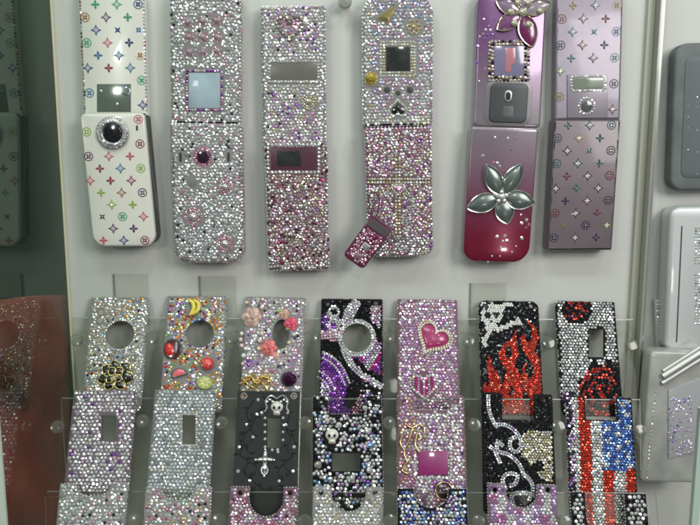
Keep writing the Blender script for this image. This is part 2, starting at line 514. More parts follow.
def flip_phone(label, up, lo, zup, zlo, rup, rlo, mbody_up, mbody_lo, tup=None, tlo=None, cat='phone', name='flip_phone', base=1.0):
    """quads in photo px are those of the FRONT faces; zup/zlo the front heights above the board in mm"""
    full = [up[0], up[1], lo[2], lo[3]]
    F = Frame(name, full, (0, 0, 0), NB, label, cat)
    F.group = None
    res = []
    for (q, z, rr, m, t, nm) in ((up, zup, rup, mbody_up, tup, 'upper_body'), (lo, zlo, rlo, mbody_lo, tlo, 'lower_body')):
        P = F.poly(q, z); cx = sum(p[0] for p in P) / 4; cy = sum(p[1] for p in P) / 4
        w = (P[1][0] - P[0][0] + P[2][0] - P[3][0]) / 2; h = (P[0][1] + P[1][1] - P[2][1] - P[3][1]) / 2
        lean = ((P[0][0] + P[1][0]) - (P[3][0] + P[2][0])) / 2 / h
        wt = P[1][0] - P[0][0]; wb = P[2][0] - P[3][0]
        o = [(x + (y - cy) * lean, y) for x, y in rrect(w, h, rr, cx, cy)]
        b = slab(nm, o, [], base, z, 1.6 if z > 8 else 1.0, m, F.root, tint=t)
        res.append((o, b, z))
    return F, res

frost = mat('cream_plastic', (.80, .80, .72), rough=.22, coat=.7, noise_amt=.03, nscale=40)
darkside = mat('dark_grey_plastic', (.05, .055, .055), rough=.4)
silverpl = mat('silver_plastic', (.5, .5, .5), rough=.3, metal=.7)
screen_d = mat('dark_display_glass', (.03, .035, .035), rough=.08, coat=1)
glue = mat('silver_backing', (.24, .235, .23), rough=.5, spec=.25)
gluepk = mat('pink_backing', (.16, .09, .11), rough=.5, spec=.25)
gluebk = mat('black_backing', (.006, .006, .007), rough=.6, spec=.15)
grp_p = 'decorated flip phones fixed open on the upper board'

def screen(F, name, pts, z, m, th=.5, label=None, bev=.1):
    o = slab(name, orient(pts), [], z - .2, z + th, bev, m, F.root)
    if label: o['label'] = label
    return o

# ---- phone 1 : cream with printed motifs
F, (U, L) = flip_phone('cream flip phone printed with small coloured stars and flowers, round black lens in its middle',
    [(78, -14), (144, -14), (147, 116), (85, 116)], [(79, 114), (144, 113), (156, 248), (93, 245)], 9, 17, (4, 9, .5, .5), (4, 3, 9, 9), frost, frost)
mir = rectpx(F, 97, 84, 131, 112, 9)
motifs(F, U[0], 9.05, U[1], excl=[mir])
lens = F.loc(113, 133, 17); k = MM(F)
motifs(F, L[0], 17.05, L[1], excl=[circ(*lens, 12.5, 20)], off=1)
B = Buf()
for (x, y, nx, ny) in resample(U[0], 2.3):
    if y < min(p[1] for p in U[0]) + 4: continue
    gem(B, (x - nx * .3, y - ny * .3, 8.7), 1.05, pick([(5, WHT), (3, ICE), (1, PNK)] if x > 0 else [(2, SIL), (2, ROS), (2, DRK), (1, BLU), (1, WHT)]), n=(nx, ny, 1))
    gem(B, (x + nx * .1, y + ny * .1, 6.2), 1.05, pick([(5, WHT), (3, SIL), (1, PNK)]), n=(nx, ny, .1))
B.build('edge_stones', GEM, F.root)
s = screen(F, 'outer_display', mir, 9, mat('mirror_display', (.22, .27, .23), rough=.12, metal=.5, coat=.6), .25)
B = Buf()
for (x, y, r) in ((101, 91, 1.0), (117, 104, 1.0)): u, v = F.loc(x, y, 9.3); bigstone(B, u, v, 9.3, r, WHT); B.build('accent_stone', GEM, s); B = Buf()
u, v = F.loc(126, 91, 9.3); gem_line(B, circ(u, v, 2.6), 9.3, .6, [(1, SKY), (1, DRK), (1, SIL)]); B.build('stone_ring', GEM, s)
lo_ = slab('lens_ring', circ(*lens, 11.2, 48), [circ(*lens, 6.6, 40)], 16.5, 19.2, 1.0, silverpl, F.root)
B = Buf()
for r_, z_ in ((10.2, 19.0), (8.0, 19.25)): gem_line(B, circ(*lens, r_), z_, .95, [(3, SIL), (2, WHT), (3, GRY)])
B.build('ring_stones', GEM, lo_)
slab('camera_lens', circ(*lens, 6.5, 40), [], 16.8, 19.4, .8, mat('black_lens_glass', (.012, .01, .014), rough=.1, coat=1), F.root)
u, v = F.loc(137, 128, 17); slab('camera_slot', rrect(1.4, 3.6, .6, u, v), [], 16.6, 17.2, .1, darkside, F.root)
slab('side_band', [(x * 1.0, y) for x, y in L[0]], [], .6, 14.0, .3, darkside, F.root)['label'] = 'dark grey band round the side'
bpy.data.objects[F.root.name].children[-1].scale = (1.012, 1.004, 1)

# ---- phone 2 : silver crystals, blue screen, flowers of pink
F, (U, L) = flip_phone('silver crystal flip phone with a pale blue square screen and three pink ringed stones',
    [(170, -14), (240, -14), (240, 124), (171, 124)], [(170, 124), (241, 124), (243, 262), (175, 262)], 13, 16, (9, 9, .5, .5), (1, 1, 9, 9), glue, glue)
scr = rectpx(F, 187, 71, 222, 110, 13)
def c2(x, y): return pick([(9, WHT), (4, SIL), (3, ICE), (1, GRY), (.5, DRK), (1, PNK)])
big = [(188, 22), (203, 21), (217, 21), (189, 37), (203, 37), (217, 37), (189, 52), (203, 52), (217, 51)]
ex = [ringexcl(F, x, y, 4.6, 13) for x, y in big] + [rectpx(F, 185.5, 69.5, 223.5, 111.5, 13)]
B = Buf()
side_rows(B, U[0], (12, 9.6, 7.2, 4.8), 1.15, [(4, WHT), (3, SIL), (2, PNK), (2, GRY)])
for e in ex[:9]:
    cx = sum(p[0] for p in e) / 20; cy = sum(p[1] for p in e) / 20
    S_ = Buf(); bigstone(S_, cx, cy, 13, 2.3, (.75, .6, .66), h=.8); S_.build('keypad_stone', GEM, U[1]); gem_line(B, circ(cx, cy, 2.9), 13.1, .55, [(2, ROS), (1, SIL), (1, PNK)])
pave(F, 'upper_crystals', U[0], 13, c2, 2.35, .25, ex, parent=U[1], extra=lambda b: (b.v.extend([]),))
B.build('keypad_stone_rims', GEM, U[1])
screen(F, 'display', rectpx(F, 189, 73, 220, 108, 13), 13, mat('pale_blue_display', (.36, .48, .54), rough=.35, coat=.2, noise_amt=.3, nscale=50), .3)
B = Buf(); gem_line(B, scr, 13.5, .95, [(2, WHT), (4, PNK), (3, PUR), (1, ROS)], pitch=1.9); B.build('display_frame', GEM, F.root)
fl = [(225, 187, 8), (193, 217, 10), (225, 244, 9)]
ex = [ringexcl(F, x, y, r, 16) for x, y, r in fl] + [ringexcl(F, 203, 157, 9.5, 16), ringexcl(F, 192, 183, 4.6, 16), rectpx(F, 178, 152, 183, 163, 16), rectpx(F, 226, 151, 231, 163, 16)]
pave(F, 'lower_crystals', L[0], 16, c2, 2.35, .25, ex, parent=L[1])
B = Buf(); side_rows(B, L[0], (15, 12.6, 10.2, 7.8, 5.4), 1.15, [(3, WHT), (3, SIL), (3, PNK), (2, GRY)]); B.build('side_crystals', GEM, L[1])
for x, y, r in fl:
    u, v = F.loc(x, y, 16); B = Buf(); rr = r * k * .62
    bigstone(B, u, v, 16, rr * .72, (.85, .83, .75), 12, .7); gem_line(B, circ(u, v, rr + .1), 16.2, .85, [(3, PNK), (2, ROS), (1, WHT)]); gem_line(B, circ(u, v, rr + 1.7), 16, .85, [(3, ROS), (2, PNK), (1, SIL)])
    B.build('flower_stone', GEM, F.root)
u, v = F.loc(203, 157, 16); ln = slab('camera_lens', circ(u, v, 4.4, 32), [], 15.5, 17, .6, mat('purple_black_lens', (.03, .008, .03), rough=.1, coat=1), F.root)
B = Buf(); gem_line(B, circ(u, v, 5.2), 16.2, .85, [(3, ROS), (2, PNK), (1, PUR)]); gem_line(B, circ(u, v, 6.6), 16, .75, [(3, ROS), (2, PNK)]); B.build('lens_stones', GEM, ln)
u, v = F.loc(192, 183, 16); slab('speaker_hole', circ(u, v, 3.0, 24), [], 15.7, 16.15, .1, mat('grey_plastic', (.2, .2, .19), rough=.4), F.root)
for x in (180.5, 228.5): u, v = F.loc(x, 157, 16); slab('side_slot', rrect(2.0, 6.4, .8, u, v), [], 15.7, 16.2, .1, darkside, F.root)

# ---- phone 3 : square silver and plum
F, (U, L) = flip_phone('square cornered silver and plum crystal flip phone with wide grey window and maroon panel',
    [(261, 6), (325, 6), (326, 146), (263, 146)], [(266, 146), (326, 146), (330, 270), (268, 270)], 10, 15, (1.5, 1.5, .5, .5), (.5, .5, 1.5, 1.5), glue, gluepk)
win = rectpx(F, 271, 63, 317, 80, 10); k3 = MM(F)
hu = F.loc(290, 27, 10); hrt = heart(hu[0], hu[1], 9.5)
cl = ringexcl(F, 309, 102, 7.5, 10)
def c3(x, y):
    if math.hypot(x - 290, y - 25) < 11: return pick([(1, WHT), (4, PNK), (2, LIL), (3, ROS)])
    if x < 268 or x > 319: return pick([(5, WHT), (3, SIL), (1, ICE)])
    if 52 < y < 92: return pick([(5, WHT), (3, SIL), (1, CHM)])
    return pick([(6, WHT), (3, LIL), (2, PNK), (1, PUR), (2, CHM), (2, SIL), (.4, DRK)])
pave(F, 'upper_crystals', U[0], 10, c3, 2.4, .16, [rectpx(F, 269, 61, 319, 82.5, 10), cl], parent=U[1])
B = Buf(); gem_line(B, hrt, 11.4, 1.3, [(4, (.62, .55, .42)), (3, GRY), (2, (.4, .33, .25))]); B.build('heart_outline', GEM, F.root)
B = Buf(); side_rows(B, U[0], (9.2, 6.8, 4.4), 1.15, [(5, WHT), (3, SIL), (2, LIL)]); side_rows(B, L[0], (14.2, 11.6), 1.15, [(3, WHT), (3, SIL), (1, PNK), (1, MRN)]); B.build('side_crystals', GEM, F.root)
screen(F, 'window', win, 10, mat('grey_window', (.16, .16, .14), rough=.25, coat=.6), .1)
B = Buf(); gem_line(B, rectpx(F, 269.5, 61.5, 318.5, 82, 10), 10.4, 1.05, [(4, WHT), (2, SIL), (1, CHM)]); B.build('window_frame', GEM, F.root)
u, v = F.loc(309, 102, 10); B = Buf(); bigstone(B, u, v, 10.5, 2.4, CHM)
for r_ in (3.4, 5.0): gem_line(B, circ(u, v, r_), 10.4, .9, [(3, CHM), (2, GLD), (2, SIL)])
B.build('round_cluster', GEM, F.root)
pan = rectpx(F, 271, 147, 317, 170, 15)
def c3b(x, y): 
    n = noise.noise(Vector((x * .06, y * .06, 9)))
    if x > 325 - .0 or x < 270.5 or y > 265: return pick([(5, WHT), (2, SIL), (1, CHM)])
    return pick([(1.5, PNK), (1.2, ROS), (3, WHT), (2.5, (.6, .52, .5)), (.8 + 3 * max(0, n), MRN), (3, CHM), (1, LIL), (1.6, GRY), (1.2, (.35, .42, .3)), (1, DRK)])
pave(F, 'lower_crystals', L[0], 15, c3b, 2.15, .3, [rectpx(F, 267, 144, 320.5, 173.5, 15)], parent=L[1], tilt=.22)
p = screen(F, 'maroon_panel', pan, 15, mat('maroon_panel', (.10, .035, .055), rough=.3, coat=.5), .2)
slab('display', rectpx(F, 277, 151, 301, 166, 15.3), [], 15.1, 15.5, .08, screen_d, F.root)
B = Buf(); gem_line(B, rectpx(F, 268, 145, 319, 172.5, 15), 15.5, 1.25, [(6, WHT), (2, SIL), (1, CHM)], pitch=2.7); B.build('panel_frame', GEM, F.root)

# ---- phone 4 : rounded, heart window, cross
F, (U, L) = flip_phone('round topped lilac crystal flip phone with a dark square screen and a champagne stone cross',
    [(362, -10), (433, -10), (432, 126), (363, 126)], [(363, 128), (433, 128), (431, 257), (370, 255)], 12, 16, (17, 17, .5, .5), (2, 2, 7, 9), glue, gluepk)
F4 = F
win = rectpx(F, 386, 47, 410, 71, 12)
hc = F.loc(398, 109, 12); hh = heart(hc[0], hc[1], 5.0, math.pi); hx = circ(hc[0], hc[1], 6.6, 20)
ts = orient(F.poly([(376, 19), (398, 4), (388, 24)], 12)); fc = ringexcl(F, 414, 27, 8, 12); gb = ringexcl(F, 371, 79, 7, 12)
holes = [ringexcl(F, 387, 90, 3.2, 12), ringexcl(F, 398, 93, 2.5, 12), ringexcl(F, 410, 90, 3.2, 12)]
def c4(x, y):
    if abs(x - 398) > 26 and x < 398: return pick([(4, WHT), (3, SIL), (1, GLD)])
    if 380 < x < 416 and 41 < y < 77: return pick([(3, CHM), (3, WHT), (1, GLD)])
    if x > 412 and 40 < y < 115: return pick([(3, WHT), (2, ICE), (2, PNK), (1, LIL)])
    if y > 115: return pick([(3, CHM), (3, SIL), (1, WHT)])
    return pick([(4, WHT), (4, LIL), (2, SIL), (2, PNK), (1, SKY), (1, GRY)])
pave(F, 'upper_crystals', U[0], 12, c4, 2.5, .14, [rectpx(F, 379.5, 40.5, 416.5, 77.5, 12), hx, ts, fc, gb] + holes, parent=U[1])
B = Buf(); side_rows(B, U[0], (11, 8.5, 6), 1.2, [(4, WHT), (3, SIL), (2, LIL), (1, GRY)]); side_rows(B, L[0], (15, 12.5, 10), 1.2, [(3, SIL), (3, PNK), (2, LIL), (2, WHT)]); B.build('side_crystals', GEM, F.root)
screen(F, 'display', win, 12, screen_d, .3)
B = Buf(); gem_line(B, rectpx(F, 384, 45, 412, 73, 12), 12.3, 1.0, [(3, CHM), (2, GLD), (2, WHT)]); gem_line(B, rectpx(F, 381, 42, 415, 76, 12), 12.1, 1.0, [(3, CHM), (2, SIL), (2, WHT)]); B.build('display_frame', GEM, F.root)
B = Buf(); dome(B, hh, 12, .9, BLK, 4); B.build('black_heart', GLOSS, F.root)
B = Buf(); gem_line(B, heart(hc[0], hc[1], 6.8, math.pi), 12.3, .8, [(3, SIL), (3, WHT), (1, CHM)]); B.build('heart_outline', GEM, F.root)
for h_ in holes: slab('button_hole', h_, [], 11.6, 12.1, .1, darkside, F.root)
B = Buf(); n = len(ts); cx = sum(p[0] for p in ts) / 3; cy = sum(p[1] for p in ts) / 3
B.add([(x, y, 12) for x, y in ts] + [(cx + (x - cx) * .45, cy + (y - cy) * .45, 15) for x, y in ts], [(0, 1, 4, 3), (1, 2, 5, 4), (2, 0, 3, 5), (3, 4, 5)], [(.75, .6, .2), (.9, .8, .4), (.5, .38, .1), (.85, .75, .4)])
B.build('gold_triangle_stone', GEM, F.root)
B = Buf(); u, v = F.loc(414, 27, 12)
for i in range(6): a = i * math.pi / 3; gem_line(B, circ(u + 3.4 * math.cos(a), v + 3.4 * math.sin(a), 1.5, 14), 12.6, .55, [(3, GLD), (1, CHM)])
bigstone(B, u, v, 12.6, 1.6, GLD); B.build('gold_flower', GEM, F.root)
B = Buf(); u, v = F.loc(371, 79, 12); bigstone(B, u, v, 12.3, 3.9, (.8, .6, .12), 12, .8); gem_line(B, circ(u, v, 4.4), 12.3, .7, [(2, GLD), (1, CHM)]); B.build('amber_stone', GEM, F.root)
def c4b(x, y):
    if 394 < x < 402 and 159 < y < 234: return None
    if 177 < y < 185: return None
    if 236 < y < 250 and 396 < x < 425: return pick([(3, WHT), (3, ICE), (2, GRY)])
    n = noise.noise(Vector((x * .07, y * .07, 2)))
    if n > .3: return pick([(3, WHT), (3, ICE), (2, SIL), (1, LIL)])
    return pick([(3, PNK), (1, LIL), (3, SIL), (4, WHT), (1.5, ROS), (3, CHM), (.6, PUR), (.8, GRY)])
pave(F, 'lower_crystals', L[0], 16, c4b, 2.15, .28, [], parent=L[1], tilt=.2)
B = Buf()
for xx in (396.2, 399.6):
    gem_line(B, F.poly([(xx, 160), (xx, 233)], 16), 16.4, 1.1, [(4, (.7, .62, .42)), (1, GLD), (2, WHT)], closed=False)
for yy in (179.4, 182.8): gem_line(B, F.poly([(369, yy), (429, yy)], 16), 16.6, 1.05, [(4, (.7, .62, .42)), (1, GLD), (3, WHT)], closed=False)
u, v = F.loc(398, 189, 16); gem_line(B, heart(u, v, 4.6), 17.2, .8, [(1, CHM), (1, WHT)])
dome(B, heart(u, v, 3.8), 16.8, 1.4, PNK, 3)
B.build('champagne_cross', GEM, F.root)

# charm hanging off phone 4
F = Frame('phone_charm', [(372, 216), (393, 228), (364, 269), (342, 256)], (0, -.0225, 0), NB, 'little plum toy phone charm hanging by a cord loop from the lilac crystal phone', 'phone charm')
w, h = (F.Wt + F.Wb) / 2, F.H
o = rrect(w, h, (.8, .8, 3, 3)); bd = slab('body', o, [], -5, 0, .5, mat('plum_plastic', (.11, .015, .05), rough=.3, coat=.6), F.root)
def ucf(x, y): return pick([(4, PNK), (3, ROS), (2, WHT), (1, SIL), (1, MRN)])
sc_ = rrect(w * .86, h * .17, .4, 0, h * .36); sq = rrect(5.6, 5.2, .3, .8, -h * .1)
pave(F, 'charm_crystals', rrect(w * .94, h * .72, (.5, .5, 3, 3), 0, -h * .11), 0, ucf, 1.9, .2, [sq], parent=bd)
slab('charm_screen', sc_, [], -.2, .25, .1, mat('charm_display', (.10, .09, .09), rough=.15, coat=.8), F.root)
B = Buf(); dome(B, sq, .2, 1.1, (.8, .8, .78), 3, flat=.5); B.build('square_stone', FACET, F.root)
B = Buf(); dome(B, rrect(6.5, 4.2, 1, 0, -h * .33), .2, 1.3, (.75, .45, .58), 3, flat=.4); B.build('pink_stone', FACET, F.root)
B = Buf(); P = [F.loc(x, y) for x, y in ((374, 219), (370, 207), (369, 198), (374, 193), (379, 198), (379, 208), (375, 219))]
tube(B, [(x, y, -1.5 + (1.2 if 0 < i < 6 else 0)) for i, (x, y) in enumerate(smoothpath(P, 5))], .38, (.03, .03, .035)); B.build('cord_loop', GLOSS, F.root)

# ---- phone 5 : pink purple lacquer
def grad(stops, F, z):
    def f(c):
        x, y = F.px(c.x, c.y, z)
        for (a, ca), (b, cb) in zip(stops, stops[1:]):
            if y <= b: t = max(0, min(1, (y - a) / (b - a))); return tuple(ca[i] + (cb[i] - ca[i]) * t for i in range(3))
        return stops[-1][1]
    return f
def spray_mat(name, stops, zt, zb):
    """lacquer sprayed in a fade along the phone; local y in metres"""
    m = mat(name, rough=.24, coat=.8, metal=.35, noise_amt=.06, nscale=90)
    nt = m.node_tree; tc = [n for n in nt.nodes if n.type == 'TEX_COORD'][0]
    sp = nt.nodes.new('ShaderNodeSeparateXYZ'); nt.links.new(tc.outputs['Object'], sp.inputs[0])
    mr = nt.nodes.new('ShaderNodeMapRange'); mr.inputs['From Min'].default_value = zt; mr.inputs['From Max'].default_value = zb
    nt.links.new(sp.outputs['Y'], mr.inputs['Value'])
    cr = nt.nodes.new('ShaderNodeValToRGB'); nt.links.new(mr.outputs[0], cr.inputs[0])
    el = cr.color_ramp.elements
    el[0].position = stops[0][0]; el[0].color = (*stops[0][1], 1); el[1].position = stops[-1][0]; el[1].color = (*stops[-1][1], 1)
    for p, c in stops[1:-1]: e = el.new(p); e.color = (*c, 1)
    mx = [n for n in nt.nodes if n.type == 'MIX'][0]
    nt.links.new(cr.outputs[0], mx.inputs[6])
    return m
mu = spray_mat('purple_fade_lacquer', [(0, lin('#6d4076')), (.45, lin('#835c88')), (.8, lin('#958795')), (1, lin('#908a90'))], .105, .0)
ml = spray_mat('crimson_fade_lacquer', [(0, lin('#958c94')), (.3, lin('#8d6f82')), (.55, lin('#84405c')), (.75, lin('#821c3c')), (1, lin('#7d1232'))], .0, -.10)
F, (U, L) = flip_phone('glossy flip phone fading from purple to crimson, with a large silver flower',
    [(478, -14), (548, -12), (540, 127), (474, 127)], [(469, 126), (541, 128), (527, 262), (465, 262)], 12, 15, (12, 9, 3, 3), (3, 3, 12, 9), mu, ml)
F5 = F
rc = orient([F.loc(x, y, 12) for x, y in ((486, 90), (488, 83), (530, 83), (531, 100), (531, 118), (526, 124), (490, 124), (485, 110))])
slab('camera_recess', rrect(33, 31, 7, *F.loc(508, 103, 12)), [], 11.8, 12.25, .2, mat('brushed_silver', (.22, .20, .22), rough=.4, metal=.5), F.root)
cm = slab('camera_module', rrect(26, 27, 4, *F.loc(508.5, 103, 12)), [], 11.8, 13.5, .8, mat('charcoal_rubber', (.055, .062, .068), rough=.4), F.root)
slab('camera_lens', rrect(5.2, 7.6, 2.5, *F.loc(508, 96, 13)), [], 13.3, 14.1, .35, silverpl, cm)
slab('lens_glass', rrect(3.2, 5.6, 1.5, *F.loc(508, 96, 13)), [], 13.6, 14.3, .2, screen_d, cm)
slab('flash_window', rrect(7, 7, .8, *F.loc(508, 111.5, 13)), [], 13.3, 13.65, .1, mat('flash_grey', (.12, .13, .135), rough=.3), cm)
screen(F, 'display', rectpx(F, 494, 46, 524, 76, 12), 12, mat('violet_display', (.22, .2, .33), rough=.12, coat=.8), .3)
slab('display_picture', orient(F.poly([(505, 48), (515, 48), (515, 64), (511, 64), (511, 72), (505, 72)], 12)), [], 12.35, 12.5, .05, mat('salmon_icon', (.5, .2, .24), rough=.2, coat=.8), F.root)
B = Buf()
for o_, r_ in ((rectpx(F, 492.5, 44.5, 525.5, 77.5, 12), 1.25), (rectpx(F, 489.5, 41.5, 528.5, 80.5, 12), 1.1)): gem_line(B, o_, 12.6, r_, [(3, (.5, .38, .3)), (3, (.8, .7, .55)), (2, DRK), (1, WHT)], pitch=2.5)
B.build('display_frame', GEM, F.root)
# wire flower at top
fc = F.loc(522, 13, 12); BW = Buf(); BP = Buf(); BC = Buf()
for i, (a, Lp, c) in enumerate(((R(215), 21, (.20, .07, .18)), (R(290), 25, (.16, .02, .10)), (R(20), 20, (.3, .26, .29)), (R(95), 17, (.3, .22, .29)), (R(160), 20, (.25, .18, .25)))):
    pt = petal(fc[0], fc[1], a, Lp * .9, Lp * .5, 1.5, 24)
    dome(BP, pt, 13.2, 1.0, c, 3); tube(BW, [(x, y, 13.7) for x, y in pt], .55, (.75, .62, .5), closed=True)
for a, d in ((0, 0), (R(60), 7), (R(180), 8), (R(235), 9), (R(300), 9), (R(5), 12), (R(120), 7)):
    bigstone(BC, fc[0] + d * math.cos(a), fc[1] + d * math.sin(a), 14.4, 2.3 if d else 2.9, (.85, .82, .62))
BP.build('magenta_petals', mat('tinted_petal_enamel', attr=True, rough=.15, coat=1), F.root); BW.build('wire_outline', WIRE, F.root); BC.build('flower_stones', GEM, F.root)
B = Buf()
for (x, y, r) in ((489, 26, 1), (486, 30, 1), (491, 30, 1.2), (483, 34, 1), (487, 35, 1.2), (492, 34, 1), (480, 37, 1), (485, 39, 1.1), (484, 19, .8), (478, 46, 1.2), (477, 62, 1.2), (485, 69, 1), (479, 81, .8), (502, 24, .8), (494, 20, .8), (535, 41, .7)):
    B = Buf(); u, v = F.loc(x, y, 12); gem(B, (u, v, 12.2), r * 1.0, pick([(2, WHT), (3, (.45, .3, .85)), (2, PNK), (1, ICE)])); B.build('stone', GEM, F.root)
for (x, y, r) in ((508, 138, 1.2), (515, 137, .9), (495, 137, .8), (511, 149, 1.2), (483, 156, 1.6), (492, 167, .9), (497, 163, 1.2), (500, 166, 1.2), (494, 162, 1.1), (503, 171, 1), (521, 215, 1), (526, 220, 1.7), (522, 223, 1.6), (529, 225, 1.6), (526, 228, 1.5), (497, 237, 1.8), (505, 236, 1.6), (507, 240, 1.3), (503, 241, 1.2), (522, 238, 1.7), (501, 247, 1), (510, 242, 1), (512, 252, .8), (488, 262, .9), (492, 256, .9), (500, 256, .8), (516, 246, .8), (476, 198, .7), (533, 200, .7)):
    B = Buf(); u, v = F.loc(x, y, 15); gem(B, (u, v, 15.15), r * .9, pick([(5, WHT), (1, PNK), (1, ROS)])); B.build('stone', GEM, F.root)
def flower_big(F, px, py, z):
    c = F.loc(px, py, z); BP = Buf(); BW = Buf(); BC = Buf()
    for a, Lp, Wp in ((118, 23, 12), (62, 24, 12), (-8, 21, 13), (-75, 17, 13), (200, 23, 13)):
        pt = petal(c[0], c[1], R(a), Lp, Wp, 2.2, 28)
        k0 = len(BP.v); dome(BP, pt, z + 1.0, 1.6, (.15, .18, .17), 5)
        rim = [(x, y, z + 1.4 + .05 * math.hypot(x - c[0], y - c[1])) for x, y in pt]
        tube(BW, rim, .5, (.9, .88, .86), closed=True)
    for a in range(5): bigstone(BC, c[0] + 3.4 * math.cos(R(72 * a + 20)), c[1] + 3.4 * math.sin(R(72 * a + 20)), z + 2.4, 1.7, WHT)
    bigstone(BC, *c, z + 3, 2.3, WHT)
    BP.build('silver_petals', mat('pearly_silver_enamel', attr=True, rough=.3, metal=.5, coat=.6), F.root, smooth=R(50)); BW.build('petal_rims', WIRE, F.root, smooth=R(50)); BC.build('flower_centre', GEM, F.root)
flower_big(F, 501, 197, 15)

# ---- phone 6 : mauve with motifs
mv = mat('mauve_metal', (.27, .235, .285), rough=.38, metal=.35, coat=.3, noise_amt=.1, nscale=120)
mv2 = mat('plum_grey_metal', (.15, .12, .135), rough=.38, metal=.35, coat=.3, noise_amt=.1, nscale=120)
F, (U, L) = flip_phone('flat mauve grey flip phone printed with tiny stars, with a stone ringed lens',
    [(557, -14), (623, -14), (621, 120), (554, 120)], [(554, 119), (621, 120), (612, 251), (547, 250)], 11, 15, 1.2, .8, mv, mv2)
pan = rectpx(F, 567, 75, 607, 118, 11)
motifs(F, U[0], 11.05, U[1], sp=15.0, dark=.55, excl=[pan], cols=[lin(c) for c in ('#5a3a5c', '#2f5f8a', '#6f8f4a', '#8a3a50', '#3a7a7a', '#a08a40', '#3a3a6a')])
motifs(F, L[0], 15.05, L[1], sp=15.0, dark=.55, off=1, cols=[lin(c) for c in ('#4a2a3c', '#2f4f6a', '#7f8f3a', '#7a2a40', '#2a6a6a', '#a08a40', '#30285a')])
slab('raised_panel', pan, [], 10.8, 11.8, .3, mv, F.root)
screen(F, 'display', rrect(21, 7.4, 1.5, *F.loc(588.5, 83.5, 12)), 11.8, mat('green_grey_display', (.22, .25, .2), rough=.15, coat=.8), .3)
B = Buf(); gem_line(B, rrect(23.5, 9.6, 2, *F.loc(588.5, 83.5, 12)), 12.1, 1.0, [(6, WHT), (1, SIL)], pitch=2.05); B.build('display_frame', GEM, F.root)
c = F.loc(587, 106, 12); slab('camera_lens', circ(*c, 3.8, 30), [], 11.6, 12.6, .4, mat('grey_lens', (.1, .11, .11), rough=.12, coat=1), F.root)
B = Buf(); gem_line(B, circ(*c, 5.4), 12.1, 1.0, [(6, WHT), (1, SIL)], pitch=2.1); B.build('lens_frame', GEM, F.root)

# ---- knob above
def knob(px, py, r, label, y0=-.004, L=.012):
    P = hit(px, py, (0, -L, 0), NB)
    o = link_knob('acrylic_knob', P, r)
    tag(o, label, 'knob')
def link_knob(name, P, r):
    B = Buf(); n = 24
    prof = [(.55, 0), (.55, .5), (.5, .55), (1, .6), (1, .95), (.9, 1.02), (.3, 1.06)]
    vs = []; Lm = abs(P.y) * 1000
    for (s, t) in prof:
        for i in range(n): a = 2 * math.pi * i / n; vs.append((r * s * math.cos(a), -Lm * t, r * s * math.sin(a)))
    fs = [(k * n + i, k * n + (i + 1) % n, (k + 1) * n + (i + 1) % n, (k + 1) * n + i) for k in range(len(prof) - 1) for i in range(n)]
    fs.append(tuple(range((len(prof) - 1) * n, len(prof) * n)))
    B.add(vs, fs, (.3, .31, .28)); o = B.build(name, GLOSS, None, smooth=R(40)); o.location = (P.x, 0, P.z); return o
knob(345, 1, 4.6, 'small round smoky knob on the board at the very top of the picture')

# ------------------------------------------------------------------ clear stepped rack
LEAN = R(24.8)
NT = Vector((0, -math.cos(LEAN), math.sin(LEAN)))
VT = Vector((0, math.sin(LEAN), math.cos(LEAN)))
TP = [at_depth(351, 297, .5265), at_depth(351, 391, .495), at_depth(351, 485, .470)]
rack = bpy.data.objects.new('display_rack', None); COL.objects.link(rack)
ro = hit(350, 400, TP[0], NT); 
def plane_mat(O): return Matrix(((1, VT.x, NT.x, O.x), (0, VT.y, NT.y, O.y), (0, VT.z, NT.z, O.z), (0, 0, 0, 1)))
rack.matrix_world = plane_mat(ro)
tag(rack, 'stepped clear plastic rack with round pins, holding three rows of phone covers', 'display rack')
acr = clear_mat('clear_acrylic', (.955, .96, .94), gloss=(.28, .29, .27), rough=.05, ior=1.34, haze=.012, hazecol=(.4, .4, .36))
acr_edge = mat('acrylic_cut_edge', (.36, .37, .33), rough=.3, coat=.5)
acr_dark = mat('acrylic_edge_shade', (.15, .15, .13), rough=.3, coat=.5)
RI = rack.matrix_world.inverted()
def rk(px, py, tier, off=0):
    p = RI @ hit(px, py, TP[tier] + NT * off * .001, NT); return p.x * 1000, p.y * 1000, p.z * 1000
def rk_slab(name, pts, tier, off, th, m, bev=.1):
    P = [rk(x, y, tier, off) for x, y in pts]; z = P[0][2]
    return slab(name, orient([(p[0], p[1]) for p in P]), [], z - th / 2, z + th / 2, bev, m, rack)
rk_slab('backing_sheet', [(73, 318), (633, 321), (640, 470), (62, 470)], 0, -4.2, .8, acr)
rk_slab('backing_sheet', [(62, 397), (640, 399), (650, 560), (50, 560)], 1, -6, 1.2, acr)
rk_slab('backing_sheet', [(47, 491), (648, 493), (662, 640), (35, 640)], 2, -6, 1.2, acr)
for (x0, x1, y, t, o) in ((73, 633, 318, 0, -4.2), (62, 640, 398, 1, -6), (47, 648, 491.5, 2, -6)):
    rk_slab('sheet_edge', [(x0, y - .5), (x1, y + 1.2), (x1, y + 2.2), (x0, y + .6)], t, o + .9, .5, acr_edge if t == 0 else acr_dark, .05)
pinm = mat('frosted_pin', (.50, .51, .47), rough=.25, coat=.7)
